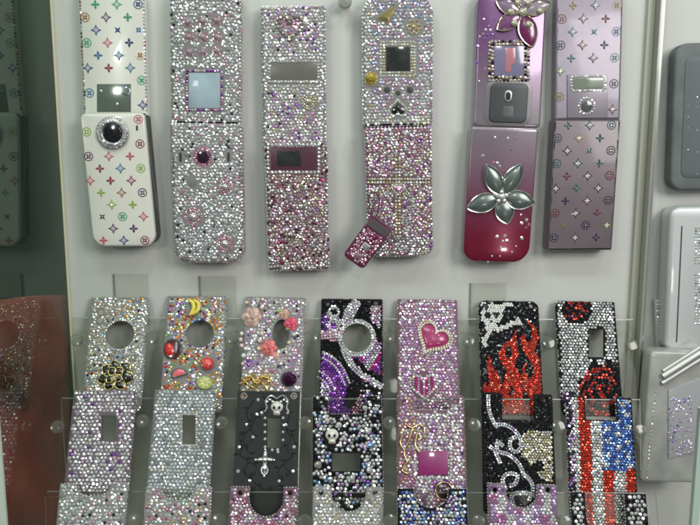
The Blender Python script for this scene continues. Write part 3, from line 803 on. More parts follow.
def pin(px, py, tier, r=4.5):
    x, y, z = rk(px, py, tier, 2)
    B = Buf(); n = 24; vs = []
    prof = [(.5, -7), (.5, -1.0), (1, -.6), (1, 1.8), (.88, 2.4), (.4, 2.7)]
    for s, t in prof:
        for i in range(n): a = 2 * math.pi * i / n; vs.append((x + r * s * math.cos(a), y + r * s * math.sin(a), z + t))
    fs = [(k * n + i, k * n + (i + 1) % n, (k + 1) * n + (i + 1) % n, (k + 1) * n + i) for k in range(len(prof) - 1) for i in range(n)]
    fs.append(tuple(range((len(prof) - 1) * n, len(prof) * n)))
    B.add(vs, fs, (.5, .5, .46)); o = B.build('pin', PINM, rack, smooth=R(40))
PINM = clear_mat('clear_pin_plastic', (.80, .81, .77), gloss=(.9, .9, .88), rough=.12, ior=1.6, haze=.09, hazecol=(.5, .51, .47))
for p in ((77, 340, 0), (153, 338, 0), (233, 338, 0), (312, 337, 0), (389, 338, 0), (468, 341, 0), (548, 343, 0), (631, 345, 0),
          (58, 427, 1), (143, 421, 1), (305, 423, 1), (389, 423, 1), (474, 425, 1), (558, 427, 1), (639, 431, 1), (222, 423, 1),
          (135, 520, 2), (219, 520, 2), (305, 521, 2), (390, 521, 2), (478, 522, 2), (564, 522, 2)):
    pin(*p)
# thin bent wire-like edges of the acrylic pockets at the rack's ends
B = Buf()
for path in (([(77, 399), (61, 399), (66, 470)], 1), ([(66, 497), (45, 497), (47, 540)], 2), ([(640, 490), (655, 490), (660, 540)], 2), ([(640, 400), (641, 470)], 1)):
    B = Buf(); P = [rk(x, y, path[1], 1) for x, y in path[0]]; tube(B, P, .35, (.55, .56, .5), k=6); B.build('pocket_edge', PINM, rack)
# small clear tabs stuck to the board behind
tabm = clear_mat('clear_tab', (.965, .97, .955), gloss=(.9, .9, .9), rough=.08, haze=.03, hazecol=(.7, .7, .65))
for i, (x0, x1, y0, lab) in enumerate(((114, 148, 274, 'clear plastic tab on the board above the camellia cover'), (200, 236, 276, 'clear plastic tab on the board above the fruit cover'), (471, 507, 283, 'clear plastic tab on the board above the skull and flame cover'))):
    a = hit(x0, y0, (0, -.001, 0), NB); b = hit(x1, y0, (0, -.001, 0), NB); c = hit(x0, 325, (0, -.001, 0), NB)
    t = bpy.data.objects.new('plastic_tab', None); COL.objects.link(t); t.location = (a.x, 0, a.z)
    tag(t, lab, 'tab', 'clear tabs stuck on the board behind the covers')
    W_, H_ = b.x - a.x, a.z - c.z
    box('clear_plate', 0, W_, -.0016, -.0004, -H_, 0, tabm, t)
    box('plate_edge', -.0004, -.0001, -.0018, -.0004, -H_, 0, acr_dark, t)

# ------------------------------------------------------------------ phone covers
def notched(F, w, h, rt, rb, notch=None, z=0):
    o = rrect(w, h, (rt, rt, rb, rb))
    if not notch: return o
    (x0, x1, yb, rd) = notch
    a = F.loc(x0, yb, z); b = F.loc(x1, yb, z); nx0, nx1, ny = a[0], b[0], (a[1] + b[1]) / 2
    top = h / 2
    nt_ = [(nx1, top)]
    steps = 10
    if rd:   # round bottomed
        ry = min((nx1 - nx0) / 2, (top - ny) * .8)
        for i in range(steps + 1):
            t = math.pi * i / steps; nt_.append(((nx0 + nx1) / 2 + (nx1 - nx0) / 2 * math.cos(t), ny + ry - ry * math.sin(t)))
    else:
        nt_ += [(nx1, ny + .8), (nx1 - .8, ny), (nx0 + .8, ny), (nx0, ny + .8)]
    nt_.append((nx0, top))
    # insert between the top right arc end and the top left arc start (rrect starts at top right corner)
    k = 9 if rt >= .05 else 1
    return o[:k] + nt_ + o[k:]

def cover(tier, quad, label, colfn, pitch=2.3, jit=.1, holes=(), circs=(), rt=.8, rb=3, notch=None, back=glue, excl_px=(), excl=(), margin=None, size=.54, lugs=None, tilt=.18, crust=True, group=None, edges=None, h=.24, th=2.2):
    F = Frame('phone_cover', quad, TP[tier], NT, label, 'phone cover', ['phone covers in the top step of the rack', 'phone covers in the middle step of the rack', 'phone covers in the lowest step of the rack'][tier])
    w, h_ = (F.Wt + F.Wb) / 2, F.H
    tp = (F.Wb - F.Wt) / 2 / w
    hs = [rectpx(F, *r, 0) for r in holes] + [circ(*F.loc(x, y, 0), r * MM(F), 32, (ry or r) * MM(F)) for x, y, r, ry in circs]
    if lugs: hs += [circ(*F.loc(x, y, 0), 1.5, 16) for x, y in lugs]
    o = notched(F, w, h_, rt, rb, notch)
    pl = slab('shell', o, hs, -th, 0, .35, back, F.root)
    ob = None
    if crust:
        ex = [e if isinstance(e, list) else e for e in hs] + [circ(*F.loc(x, y, 0), r * MM(F), 18) for x, y, r in excl_px] + list(excl)
        ob = pave(F, 'crystal_crust', o, 0, colfn, pitch, jit, ex, parent=F.root, margin=margin, size=size, tilt=tilt, h=h)
        B = Buf(); k = edges or [(4, WHT), (3, SIL), (1, GRY)]
        side_rows(B, o, (-.7,), .8, k, pitch=2.0); B.build('rim_stones', GEM, F.root)
    return F, o, hs
def near(p, path, w): return dist(p, path, closed=False) < w
def nz(x, y, s, k): return noise.noise(Vector((x * s, y * s, k)))

def stroke(B, F, path, r, pal, z=.55, closed=False, rows=1, gap=None):
    P = smoothpath(F.poly(path), 5, closed)
    for k in range(rows):
        off = (k - (rows - 1) / 2) * (gap or r * 1.9)
        Q = [(x + nx * off, y + ny * off) for x, y, nx, ny in resample(P, r * 2.0, closed)]
        for x, y in Q: gem(B, (x, y, z), r, pick(pal) if isinstance(pal, list) else pal, tilt=.1)
# -- top step
camx = mat('black_gold_petals', attr=True, rough=.2, coat=.9)
def f(x, y):
    if x > 138 - (y - 297) * .09 + 4: return pick([(6, WHT), (1, SIL)])
    n = nz(x, y, .08, 1)
    if n > .25: return pick([(3, CHM), (3, GLD), (2, WHT), (1, SIL)])
    return pick([(4, WHT), (3, CHM), (3, SIL), (1, ORG), (1, GLD), (1, SKY), (1, (.5, .6, .4)), (2, GRY), (.8, DRK)])
F, o, hs = cover(0, [(92, 297), (148, 297), (141, 412), (80, 412)], 'champagne and silver crystal phone cover with a round hole and a black gold outlined camellia', f, 2.15, .28, circs=[(120, 335, 14.5, None)], excl_px=[(115, 376, 12), (101, 313, 3), (100, 321, 3)], tilt=.25)
B = Buf(); gem_line(B, circ(*F.loc(120, 335), 15.4 * MM(F)), .6, .9, [(5, WHT), (3, SIL), (2, CHM)]); B.build('hole_rim', GEM, F.root)
for x, y in ((101, 313), (100, 321)): slab('small_button', circ(*F.loc(x, y), 1.9, 18), [], -.2, .7, .2, mat('clouded_button', (.35, .35, .32), rough=.25, coat=.6), F.root)
fc = F.loc(115, 377); BP = Buf(); BW = Buf()
for i, (dx, dy, a, L_, W_) in enumerate(((0, 2, 150, 10.5, 8.5), (0, 2, 95, 9.5, 9), (2, 2, 40, 11, 9), (2, 0, -5, 12, 9), (-1, 0, 195, 11, 8), (1, -2, -45, 9, 7), (-1, -2, 235, 8, 7), (0, 1, 120, 6, 6), (1, 1, 50, 6.5, 6), (0, 0, 340, 6, 5.5), (0, 0, 215, 6, 5))):
    pt = petal(fc[0] + dx, fc[1] + dy, R(a), L_, W_, .3, 22); zz = .8 if i < 7 else 2.0
    dome(BP, pt, zz, 1.3, (.012, .012, .012), 4); tube(BW, [(x, y, zz + .5) for x, y in pt], .38, (.85, .68, .28), closed=True)
fo = BP.build('black_camellia', camx, F.root, smooth=R(60)); BW.build('gold_outline', WIRE, fo, smooth=R(60))
B = Buf()
for i in range(9): a = i * 2.4; bigstone(B, fc[0] + .55 * i ** .7 * math.cos(a), fc[1] - 1 + .55 * i ** .7 * math.sin(a), 3.2, .8, GLD)
B.build('gold_centre', GEM, fo)

def f(x, y):
    if x > 226 - (y - 297) * .04 - 5: return pick([(5, WHT), (1, SIL), (1, ORG)])
    if nz(x, y, .06, 5) > .12: return pick([(3, ORG), (2, YEL), (2, RED), (2, WHT), (1, CHM), (1, GRN)])
    return pick([(4, WHT), (2, SIL), (1.5, SKY), (1.5, PNK), (1.5, RED), (1.2, YEL), (1, ORG), (1.2, PUR), (1, GRN), (.7, DRK)])
F, o, hs = cover(0, [(169, 296), (226, 296), (222, 412), (158, 412)], 'multicoloured crystal phone cover with fruit charms, bananas above its round hole', f, 2.2, .28, circs=[(200, 334, 14, None)], excl_px=[(173, 349, 9), (208, 364, 8), (193, 308, 6), (179, 373, 8), (204, 383, 7)], tilt=.25, edges=[(3, WHT), (2, RED), (2, YEL), (2, BLU)])
B = Buf(); gem_line(B, circ(*F.loc(200, 334), 15 * MM(F)), .6, .9, [(4, WHT), (1, SKY), (1, YEL), (1, PUR)]); B.build('hole_rim', GEM, F.root)
B = Buf()
for path in ([(188, 300), (193, 303), (194, 309), (190, 316)], [(194, 300), (199, 304), (198, 311), (192, 315)]):
    P = smoothpath(F.poly(path), 6); tube(B, [(x, y, 1.6) for x, y in P], 1.7, (.85, .72, .12), taper=lambda t: max(.15, math.sin(math.pi * (t * .92 + .04)) ** .5))
B.build('banana_charm', PEARL, F.root, smooth=R(60))
c = F.loc(173, 349); ch = slab('halved_fruit_charm', circ(*c, 6.4, 28, 7.2), [], .2, 2.2, .6, mat('dark_fruit_rind', (.06, .01, .015), rough=.2, coat=.8), F.root)
B = Buf(); dome(B, circ(c[0] - 2, c[1] - .6, 3.3, 20, 4.8, .3), 2.1, 1.2, (.7, .02, .02)); dome(B, circ(c[0] + 2.6, c[1] + .8, 1.3, 16, 4.2), 2.1, .8, (.3, .3, .32)); B.build('fruit_flesh', PEARL, ch, smooth=R(60))
c = F.loc(208, 364); B = Buf(); ball(B, *c, 2.6, 4.6, (.78, .05, .05), 16, .8); be = B.build('red_berry_charm', PEARL, F.root, smooth=R(60))
B = Buf()
for i in range(14): a = i * 2.4; rr = .95 * i ** .5; gem(B, (c[0] + rr * math.cos(a), c[1] + rr * math.sin(a), 6.2 - rr * rr * .09), .5, (.95, .4, .35))
B.build('berry_seeds', GEM, be)
c = F.loc(180, 373); out = [(c[0] + 6 * math.cos(R(a)), c[1] - 2.5 + 6 * math.sin(R(a))) for a in range(15, 196, 15)]
ch = slab('melon_slice_charm', orient(out), [], .2, 2, .4, mat('melon_rind', (.05, .12, .05), rough=.3, coat=.6), F.root)
B = Buf(); dome(B, [(c[0] + 4.6 * math.cos(R(a)), c[1] - 2.0 + 4.6 * math.sin(R(a))) for a in range(15, 196, 15)], 2, .6, (.82, .15, .2), 3); B.build('melon_flesh', PEARL, ch)
c = F.loc(205, 383); ch = slab('lime_slice_charm', circ(*c, 5.8, 28, 4.6, -.2), [], .2, 1.8, .4, mat('lime_rind', (.35, .45, .1), rough=.3, coat=.6), F.root)
B = Buf()
for i in range(7): a = i * 6.283 / 7; dome(B, petal(*c, a, 4.0, 2.6, .6, 12), 1.8, .5, (.62, .62, .25), 3)
B.build('lime_segments', PEARL, ch)

def f(x, y):
    if y > 372 and x < 272: return pick([(3, GLD), (2, CHM), (1, ORG), (1, WHT)])
    if nz(x, y, .07, 8) > .2: return pick([(3, LIL), (2, PUR), (2, WHT), (2, PNK)])
    return pick([(6, WHT), (3, PNK), (2, LIL), (2, SIL), (1, CHM), (.5, DRK)])
F, o, hs = cover(0, [(247, 297), (305, 297), (301, 412), (239, 412)], 'pale pink crystal phone cover with coral and beige roses, pearls and an oval hole', f, 2.35, .3, circs=[(281, 334, 8.5, 15)], excl_px=[(252, 317, 9), (291, 324, 6.5), (268, 348, 8), (284, 314, 5), (289, 379, 8.5)], tilt=.25, edges=[(3, WHT), (2, PNK), (2, CHM)])
for x, y, r, c, z_, nm in ((252, 317, 7.0, (.72, .50, .42), 0, 'beige_rose'), (291, 324, 4.9, (.85, .12, .2), 0, 'coral_rose'), (269, 348, 5.8, (.85, .22, .22), 0, 'coral_rose'), (284, 314, 3.9, (.72, .45, .35), 0, 'beige_rose'), (276, 356, 2.6, (.8, .5, .4), 0, 'beige_rose')):
    B = Buf(); u, v = F.loc(x, y); rose(B, u, v, z_, r, c); B.build(nm, PEARL, F.root, smooth=R(70))
B = Buf()
for i, (x, y) in enumerate(((242, 334), (241, 340), (242, 346), (246, 349), (263, 300), (270, 306), (262, 308), (273, 318), (268, 322), (247, 303), (244, 356), (262, 334), (260, 341), (294, 335), (289, 343), (243, 364), (262, 356), (259, 349), (277, 303))):
    B = Buf(); u, v = F.loc(x, y); ball(B, u, v, 1.6, random.uniform(1.2, 1.9), random.choice([(.8, .76, .66), (.8, .8, .78), (.75, .7, .45), (.8, .6, .6)])); B.build('pearl', PEARL, F.root, smooth=R(60))
B = Buf()
for x, y, a in ((274, 322, 2.2), (277, 312, .4), (263, 342, 2.9), (286, 330, .6)): u, v = F.loc(x, y); dome(B, petal(u, v, a, 5, 2.4, 0, 14), 1, .8, (.35, .5, .2), 3); B.build('green_leaf', PEARL, F.root); B = Buf()
B = Buf()
for pth in ([(243, 386), (250, 376), (258, 384), (266, 375), (273, 386)], [(242, 378), (254, 388), (262, 377), (272, 381)], [(248, 390), (258, 380), (268, 390)], [(240, 384), (247, 381), (255, 373)]):
    tube(B, [(x, y, 1.8) for x, y in smoothpath(F.poly(pth), 5)], .55, (.85, .62, .2))
B.build('gold_ribbon', WIRE, F.root, smooth=R(60))
B = Buf(); u, v = F.loc(289, 379); bigstone(B, u, v, .8, 5.6, (.13, .04, .12), 14, .75); B.build('dark_plum_stone', FACET, F.root)

def f(x, y):
    p = (x, y)
    d = math.hypot(x - 357, y - 338)
    if d < 19: return pick([(6, WHT), (1, SIL)])
    if near(p, [(326, 346), (340, 354), (350, 370), (356, 385), (350, 402)], 6.5): return BLK
    if near(p, [(343, 346), (349, 361), (360, 373), (376, 384), (384, 388)], 3.2): return pick([(5, WHT), (1, LIL)])
    if near(p, [(356, 360), (366, 371), (382, 380)], 2.4): return BLK
    if near(p, [(368, 302), (362, 312), (368, 326), (382, 338)], 5.5): return BLK
    if near(p, [(362, 300), (352, 308), (345, 322)], 5): return pick([(5, WHT), (1, SIL), (1, LIL)])
    if min(abs(math.hypot(x - 333.5, y - 312) - 4.5), abs(math.hypot(x - 333.5, y - 326) - 5)) < 1.7: return WHT
    if x < 342 and 331 < y < 342: return pick([(3, PNK), (2, WHT), (1, ROS)])
    if x > 370 and 305 < y < 334: return pick([(2, LIL), (2, WHT), (2, PNK)])
    if x < 340 and 315 < y < 331: return pick([(3, (.3, .08, .55)), (1, LIL)])
    if x > 350 and y < 383 and y > 340: return [(.3, .08, .55), (.7, .12, .5), LIL, WHT, MAG][int((x + y * .7) / 5.5) % 5]
    if x < 352 and y > 350: return [(.3, .08, .55), WHT, LIL, (.3, .08, .55), (.4, .12, .6), (.25, .06, .5)][int(math.hypot(x - 312, y - 395) / 6.0) % 6]
    if y > 385 and x > 352:
        if x < 362: return pick([(2, PNK), (1, ROS)])
        return pick([(2, WHT), (2, BLK), (1, PUR)])
    return pick([(5, BLK), (.5, PUR)])
F, o, hs = cover(0, [(322, 299), (382, 299), (383, 414), (319, 414)], 'black, purple and white swirl patterned crystal phone cover with a white ringed round hole', f, 1.95, .05, circs=[(357, 338, 14.5, None)], lugs=[(328, 304), (376, 303)], back=gluebk, edges=[(3, BLK), (1, PUR), (1, WHT)])
B = Buf(); c = F.loc(357, 338)
gem_line(B, circ(*c, 15.6 * MM(F)), .6, 1.0, [(6, WHT), (1, SIL)]); gem_line(B, circ(*c, 18.2 * MM(F)), .55, .95, [(5, WHT), (1, LIL)])
W_ = [(6, WHT), (1, LIL)]
stroke(B, F, [(343, 350), (350, 364), (361, 375), (374, 382), (382, 386)], 1.0, W_, rows=2)
stroke(B, F, [(356, 301), (350, 310), (345, 321)], 1.0, W_, rows=3)
gem_line(B, circ(*F.loc(334, 312), 3.6), .8, .9, WHT); gem_line(B, circ(*F.loc(334, 325), 4.0), .8, .9, WHT)
stroke(B, F, [(322, 336), (341, 334)], 1.0, [(2, PNK), (2, WHT)], rows=3)
for k_, r0 in enumerate((24, 30, 44, 50)): stroke(B, F, [(312 + r0 * math.cos(a) * .8, 400 - r0 * math.sin(a)) for a in (.35, .7, 1.0, 1.25)], .95, [(4, WHT), (1, LIL)])
B.build('white_swirls', GEM, F.root)

def f(x, y):
    d = dist((x, y), HP); 
    if d < 3.2 and not inside((x, y), HP): return pick([(3, CHM), (3, WHT)])
    if inside((x, y), H2): return LIL if 1 else MAG if int((x + y * .3) / 3.2) % 2 else PNK
    if dist((x, y), H2) < 2.6: return WHT
    return pick([(5, WHT), (5, (.74, .45, .82)), (2.5, PNK), (1, (.55, .22, .6))])
HP = heart(434, 337, 14.5, R(190) + .35 + math.pi * 0); HP = [(434 + (x - 434), 337 + (y - 337)) for x, y in heart(434, 338, 13.5, math.pi + .55)]
H2 = heart(424, 386, 14, math.pi + .1)
F, o, hs = cover(0, [(398, 299), (457, 300), (460, 414), (398, 414)], 'lilac and white crystal phone cover with a tilted magenta heart framed in pearls', f, 2.3, .14, back=gluepk, excl=[], tilt=.2, excl_px=[(434, 338, 12), (424, 386, 12.5)], edges=[(3, WHT), (3, LIL)])
u, v = F.loc(433, 338); hp = heart(u, v, 11.0, -.55); B = Buf(); dome(B, hp, .3, 2.2, (.38, .03, .14), 6, power=3); B.build('magenta_heart', PEARL, F.root, smooth=R(60))
B = Buf()
for s, zz in ((12.2, 1.1), (14.0, .9)):
    for (x, y, a, b) in resample(heart(u, v, s, -.55), 2.0): ball(B, x, y, zz, .98, random.choice([(.82, .76, .62), (.85, .84, .8), (.7, .6, .45)]), 8)
B.build('pearl_border', PEARL, F.root, smooth=R(60))
B = Buf(); u, v = F.loc(424, 386); gem_line(B, heart(u, v, 10.5, .05), .8, 1.15, [(5, WHT), (2, CHM)])
for q in range(-5, 6): 
    seg = [p for p in [(u + q * 1.9, v + t * .5) for t in range(-24, 24)] if inside(p, heart(u, v, 9.2, .05))]
    if len(seg) > 2: gem_line(B, seg, .6, .9, MAG if q % 2 else PNK, closed=False)
B.build('striped_heart', GEM, F.root)

SK = [circ(491.5, 314, 11, 20), orient([(484, 321), (497, 321), (496, 331), (486, 331)])]
def ZP(pts, ox=470, oy=290, k=4.04): return [(ox + a / k, oy + b / k) for a, b in pts]
FLP = [ZP([(232,118),(264,148),(277,185),(270,215),(262,240),(282,285),(302,320),(308,410),(305,520),(232,520),(238,430),(222,395),(206,345),(214,318),(226,296),(226,345),(243,356),(258,342),(258,318),(232,275),(214,240),(206,200),(217,175),(228,205),(243,212),(253,190),(247,158)]),
       ZP([(192,155),(184,195),(196,245),(186,290),(184,310),(205,350),(217,400),(214,440),(240,470),(240,520),(135,520),(131,440),(128,400),(138,360),(150,325),(134,300),(116,270),(120,240),(140,218),(165,205),(177,180)]),
       ZP([(75,258),(88,300),(110,330),(126,365),(128,420),(54,420),(50,378),(63,372),(70,388),(79,362),(70,330),(67,295)])]
FLH = [circ(470 + 155/4.04, 290 + 253/4.04, 2.9, 14, 6.2), circ(470 + 169/4.04, 290 + 410/4.04, 2.0, 14, 6.0)]
def f(x, y):
    p = (x, y)
    eye = math.hypot(x - 501, y - 320) < 3.2 or math.hypot(x - 489, y - 326) < 3.2
    if eye or (any(inside(p, q) for q in SK) or near(p, [(498, 310), (508, 303)], 2.6) or near(p, [(497, 330), (519, 321)], 2.4) or near(p, [(481, 343), (490, 332)], 2.4) or near(p, [(508, 302), (511, 305)], 2) or near(p, [(518, 318), (520, 324)], 2) or near(p, [(481, 303), (486, 307)], 2.6) or near(p, [(480, 339), (485, 345)], 2)): return None
    if any(inside(p, q) for q in FLP) and not any(inside(p, q) for q in FLH): return pick([(3, (.90, .05, .03)), (2, (.93, .08, .045)), (1, (.95, .18, .12))])
    return pick([(5, BLK), (2, DRK), (.6, GRY)])
F, o, hs = cover(0, [(479, 301), (538, 301), (544, 415), (482, 415)], 'black crystal phone cover with a white skull and crossbones above red flames', f, 1.62, .05, rt=5, lugs=[(485.5, 306.5), (531, 306)], back=gluebk, edges=[(4, BLK), (2, SIL)])
def fsk(x, y):
    p = (x, y)
    if math.hypot(x - 496, y - 315) < 3.0 or math.hypot(x - 487.5, y - 316) < 3.0 or math.hypot(x - 491.5, y - 321.5) < 1.5: return BLK
    if any(inside(p, q) for q in SK) or near(p, [(498, 310), (508, 303)], 2.6) or near(p, [(497, 330), (519, 321)], 2.4) or near(p, [(481, 343), (490, 332)], 2.4) or near(p, [(508, 302), (511, 305)], 2) or near(p, [(518, 318), (520, 324)], 2) or near(p, [(481, 303), (486, 307)], 2.6) or near(p, [(480, 339), (485, 345)], 2): return (.86, .86, .82)
    return None
sk_ = pave(F, 'skull_and_crossbones', o, .1, fsk, 1.75, .05, hs, tilt=.2, h=.4)
sk_.data.materials[0] = PEARL

def f(x, y):
    p = (x, y); d = math.hypot(x - 576, (y - 310) * 1.15)
    if d < 15: return BLK if (nz(x, y, .22, 6) > .0 or d > 12.5) else pick([(3, RED), (1, (.5, .05, .1))])
    if y > 362 + max(0, 592 - x) * 1.6 + 2 * math.sin(x * .4) and x > 579:
        rr = math.hypot((x - 604), (y - 391)) + 2.2 * nz(x, y, .09, 5); aa = math.atan2(y - 391, x - 604)
        if rr < 25 and (rr % 8.2) > 2.9 and math.sin(aa * 3 + rr * .35) > -.72: return pick([(3, (.85, .05, .04)), (1, (.9, .16, .12))])
        return BLK
    if y > 392 and x < 579: return pick([(3, WHT), (2, LIL), (2, DRK)])
    return pick([(9, WHT), (1, SIL)])
F, o, hs = cover(0, [(556, 301), (614, 302), (624, 416), (562, 416)], 'white crystal phone cover with an upright oblong hole and red and black rose patches', f, 2.3, .03, holes=[(589, 329, 604, 357)], back=gluebk, size=.49, edges=[(3, BLK), (2, WHT)])

# -- middle step
f = lambda x, y: pick([(8, WHT), (2, (.78, .66, .86)), (1.5, (.86, .7, .8)), (3, SIL), (.5, PUR), (.6, GRY)])
F, o, hs = cover(1, [(76, 391), (134, 391), (129, 505), (60, 505)], 'lilac silver crystal phone cover with an oblong hole, directly below the camellia cover', f, 2.75, .1, holes=[(102, 416, 116, 440)], back=mat('plum_backing', (.12, .08, .11), rough=.4), size=.52, tilt=.16)
f = lambda x, y: pick([(7, WHT), (5, ICE), (3, SIL), (1.5, GRY), (1, CHM)])
F, o, hs = cover(1, [(155, 390), (216, 391), (208, 505), (145, 505)], 'ice silver crystal phone cover with a narrow oblong hole, directly below the fruit cover', f, 2.6, .1, holes=[(183, 416, 195, 444)], back=mat('steel_backing', (.14, .16, .17), rough=.4), size=.52, tilt=.16)
B = Buf(); gem_line(B, rectpx(F, 181.5, 414.5, 196.5, 445.5, 0), .7, .75, [(3, CHM), (3, WHT)]); B.build('hole_rim', GEM, F.root)

F, o, hs = cover(1, [(238, 391), (300, 391), (297, 519), (231, 519)], 'black phone cover painted with vines, with a silver cross and few scattered crystals', None, holes=[(267, 418, 281, 448)], back=mat('black_lacquer', (.014, .017, .016), rough=.42, spec=.35), crust=False, rb=12, lugs=[(244, 396), (294, 396)])
B = Buf()
vines = [[(254, 400), (247, 412), (250, 422), (256, 414), (262, 405), (268, 400)], [(262, 408), (256, 418), (251, 428), (254, 438), (244, 446), (240, 455)], [(251, 428), (244, 436), (246, 448), (252, 455)], [(244, 446), (239, 440), (240, 432)],
         [(286, 404), (289, 416), (286, 428), (291, 438), (287, 448), (293, 456)], [(286, 428), (293, 434), (295, 446)], [(240, 455), (248, 462), (243, 472), (252, 480)], [(293, 456), (284, 464), (290, 474), (281, 482)], [(262, 396), (268, 400), (274, 396)], [(248, 462), (256, 466), (254, 476)], [(284, 464), (278, 470), (280, 478)], [(252, 480), (262, 488), (272, 490), (281, 482)]]
for p in vines:
    P = smoothpath(F.poly(p), 5); tube(B, [(x, y, .12) for x, y in P], .42, (.004, .004, .004), taper=lambda t: 1.1 - .8 * t)
    for i in range(3, len(P) - 2, 5):
        a = math.atan2(P[i+1][1] - P[i][1], P[i+1][0] - P[i][0]) + random.choice([-.9, .9]); flatpoly(B, petal(P[i][0], P[i][1], a, random.uniform(3.5, 5.5), 1.9, 0, 12), .1, (.004, .004, .004), .5)
B.build('painted_vines', mat('matt_black_ink', attr=True, rough=.65), F.root)
B = Buf()
for x, y in ((244, 396), (294, 396)): B = Buf(); gem_line(B, circ(*F.loc(x, y), 2.0), .3, .4, SIL); B.build('hole_ring', GEM, F.root)
for x, y in ((247, 425), (253, 437), (257, 414), (239, 447), (238, 471), (250, 481), (294, 447), (293, 471), (279, 481), (286, 425), (258, 400), (262, 413), (288, 413), (278, 450)): B = Buf(); gem(B, (*F.loc(x, y), .3), 1.25, WHT); B.build('crystal', GEM, F.root)
for x, y in ((265, 418), (265, 425), (265, 432), (265, 439), (283, 418), (283, 425), (283, 432), (283, 440), (265, 447), (272, 450), (278, 452)): B = Buf(); gem(B, (*F.loc(x, y), .3), 1.05, pick([(2, WHT), (1, SIL)])); B.build('crystal', GEM, F.root)
def cross(F, x, y, s, name='silver_cross'):
    c = F.loc(x, y); B = Buf()
    for a, L_ in ((90, 7), (0, 6.5), (180, 6.5), (270, 11)):
        dome(B, petal(c[0], c[1], R(a), L_ * s, 3.6 * s, 0, 16), .6, 1.2 * s, (.85, .84, .82), 3)
        ball(B, c[0] + L_ * s * math.cos(R(a)), c[1] + L_ * s * math.sin(R(a)), 1.1, .9 * s, (.85, .84, .82), 8)
    bigstone(B, c[0], c[1], 1.6, 1.9 * s, WHT); gem_line(B, [(c[0] + 2.2 * math.cos(t), c[1] - 7 * s + 2.8 * math.sin(t)) for t in [i * .628 for i in range(10)]], 1.3, .6, SIL)
    B.build(name, WIRE, F.root, smooth=R(40))
cross(F, 265, 460, .95)
def skull(F, x, y, s, name='skull_charm', col=(.75, .73, .66), zz=.5):
    c = F.loc(x, y); B = Buf()
    dome(B, circ(c[0], c[1] + .8 * s, 4.4 * s, 24, 4.0 * s), zz, 2.6 * s, col, 6)
    dome(B, rrect(4.6 * s, 4 * s, 1 * s, c[0], c[1] - 3.2 * s), zz, 1.6 * s, col, 4, flat=.3)
    o = B.build(name, PEARL, F.root, smooth=R(60)); E = Buf()
    for q in (-1.6, 1.6): dome(E, circ(c[0] + q * s, c[1] + .2 * s, 1.15 * s, 14, 1.3 * s), zz + 1.9 * s, .9 * s, (.01, .01, .01), 3)
    dome(E, orient([(c[0] - .5 * s, c[1] - 1.9 * s), (c[0] + .5 * s, c[1] - 1.9 * s), (c[0], c[1] - .8 * s)]), zz + 2.0 * s, .5 * s, (.01, .01, .01), 2)
    for q in (-1.2, 0, 1.2): tube(E, [(c[0] + q * s, c[1] - 3.6 * s, zz + 1.6 * s), (c[0] + q * s, c[1] - 5 * s, zz + 1.1 * s)], .14 * s, (.02, .02, .02), k=5)
    E.build('eye_sockets', GLOSS, o)
skull(F, 277, 408, .95)
B = Buf()
for s in (-1, 1):
    P = F.poly([(277, 399), (277 + s * 6, 396), (277 + s * 11, 401), (277 + s * 10, 408), (277 + s * 12, 412)]); tube(B, [(x, y, .9) for x, y in smoothpath(P, 5)], .8, (.8, .8, .78))
    for q in (4, 7, 10): bigstone(B, *F.loc(277 + s * q, 402 - (q == 7) * 2), 1.2, 1.1, WHT, 8)
B.build('silver_ribbon', WIRE, F.root, smooth=R(50))
B = Buf(); P = [F.loc(300.5, y) for y in (394, 430, 470, 512)]
o_ = slab('bright_edge', [(F.Wt/2 + .15, -F.H/2 + 11), (F.Wt/2 + .75, -F.H/2 + 11), (F.Wt/2 + .75, F.H/2 - 1), (F.Wt/2 + .15, F.H/2 - 1)], [], -1.9, -.1, .1, mat('bright_trim', (.7, .72, .7), rough=.2, metal=.8), F.root)

def f(x, y):
    if nz(x, y, .09, 12) > .15: return pick([(3, WHT), (2, SKY), (2, GRY), (1, PUR)])
    return pick([(5, WHT), (3, SIL), (3.5, BLK), (1.2, GRY), (1, LIL)])
F, o, hs = cover(1, [(312, 397), (382, 395), (383, 512), (313, 512)], 'black and silver crystal phone cover with a small white skull above an oblong hole', f, 2.6, .22, holes=[(332, 453, 360, 471)], notch=(328, 367, 414, False), lugs=[(320, 402), (374, 400)], back=gluebk, excl_px=[(332, 438, 7), (318, 465, 4)], tilt=.22)
skull(F, 332, 436, 1.0)
B = Buf()
for x, y, r, c in ((318, 465, 2.6, (.6, .55, .5)), (352, 478, 2.2, SIL), (339, 425, 2, WHT), (368, 431, 2.2, WHT), (371, 445, 2.3, SKY), (327, 421, 1.9, WHT), (365, 408, 1.8, WHT), (369, 470, 2, WHT), (362, 446, 1.7, LIL)): B = Buf(); bigstone(B, *F.loc(x, y), .9, r, c); B.build('large_stone', GEM, F.root)

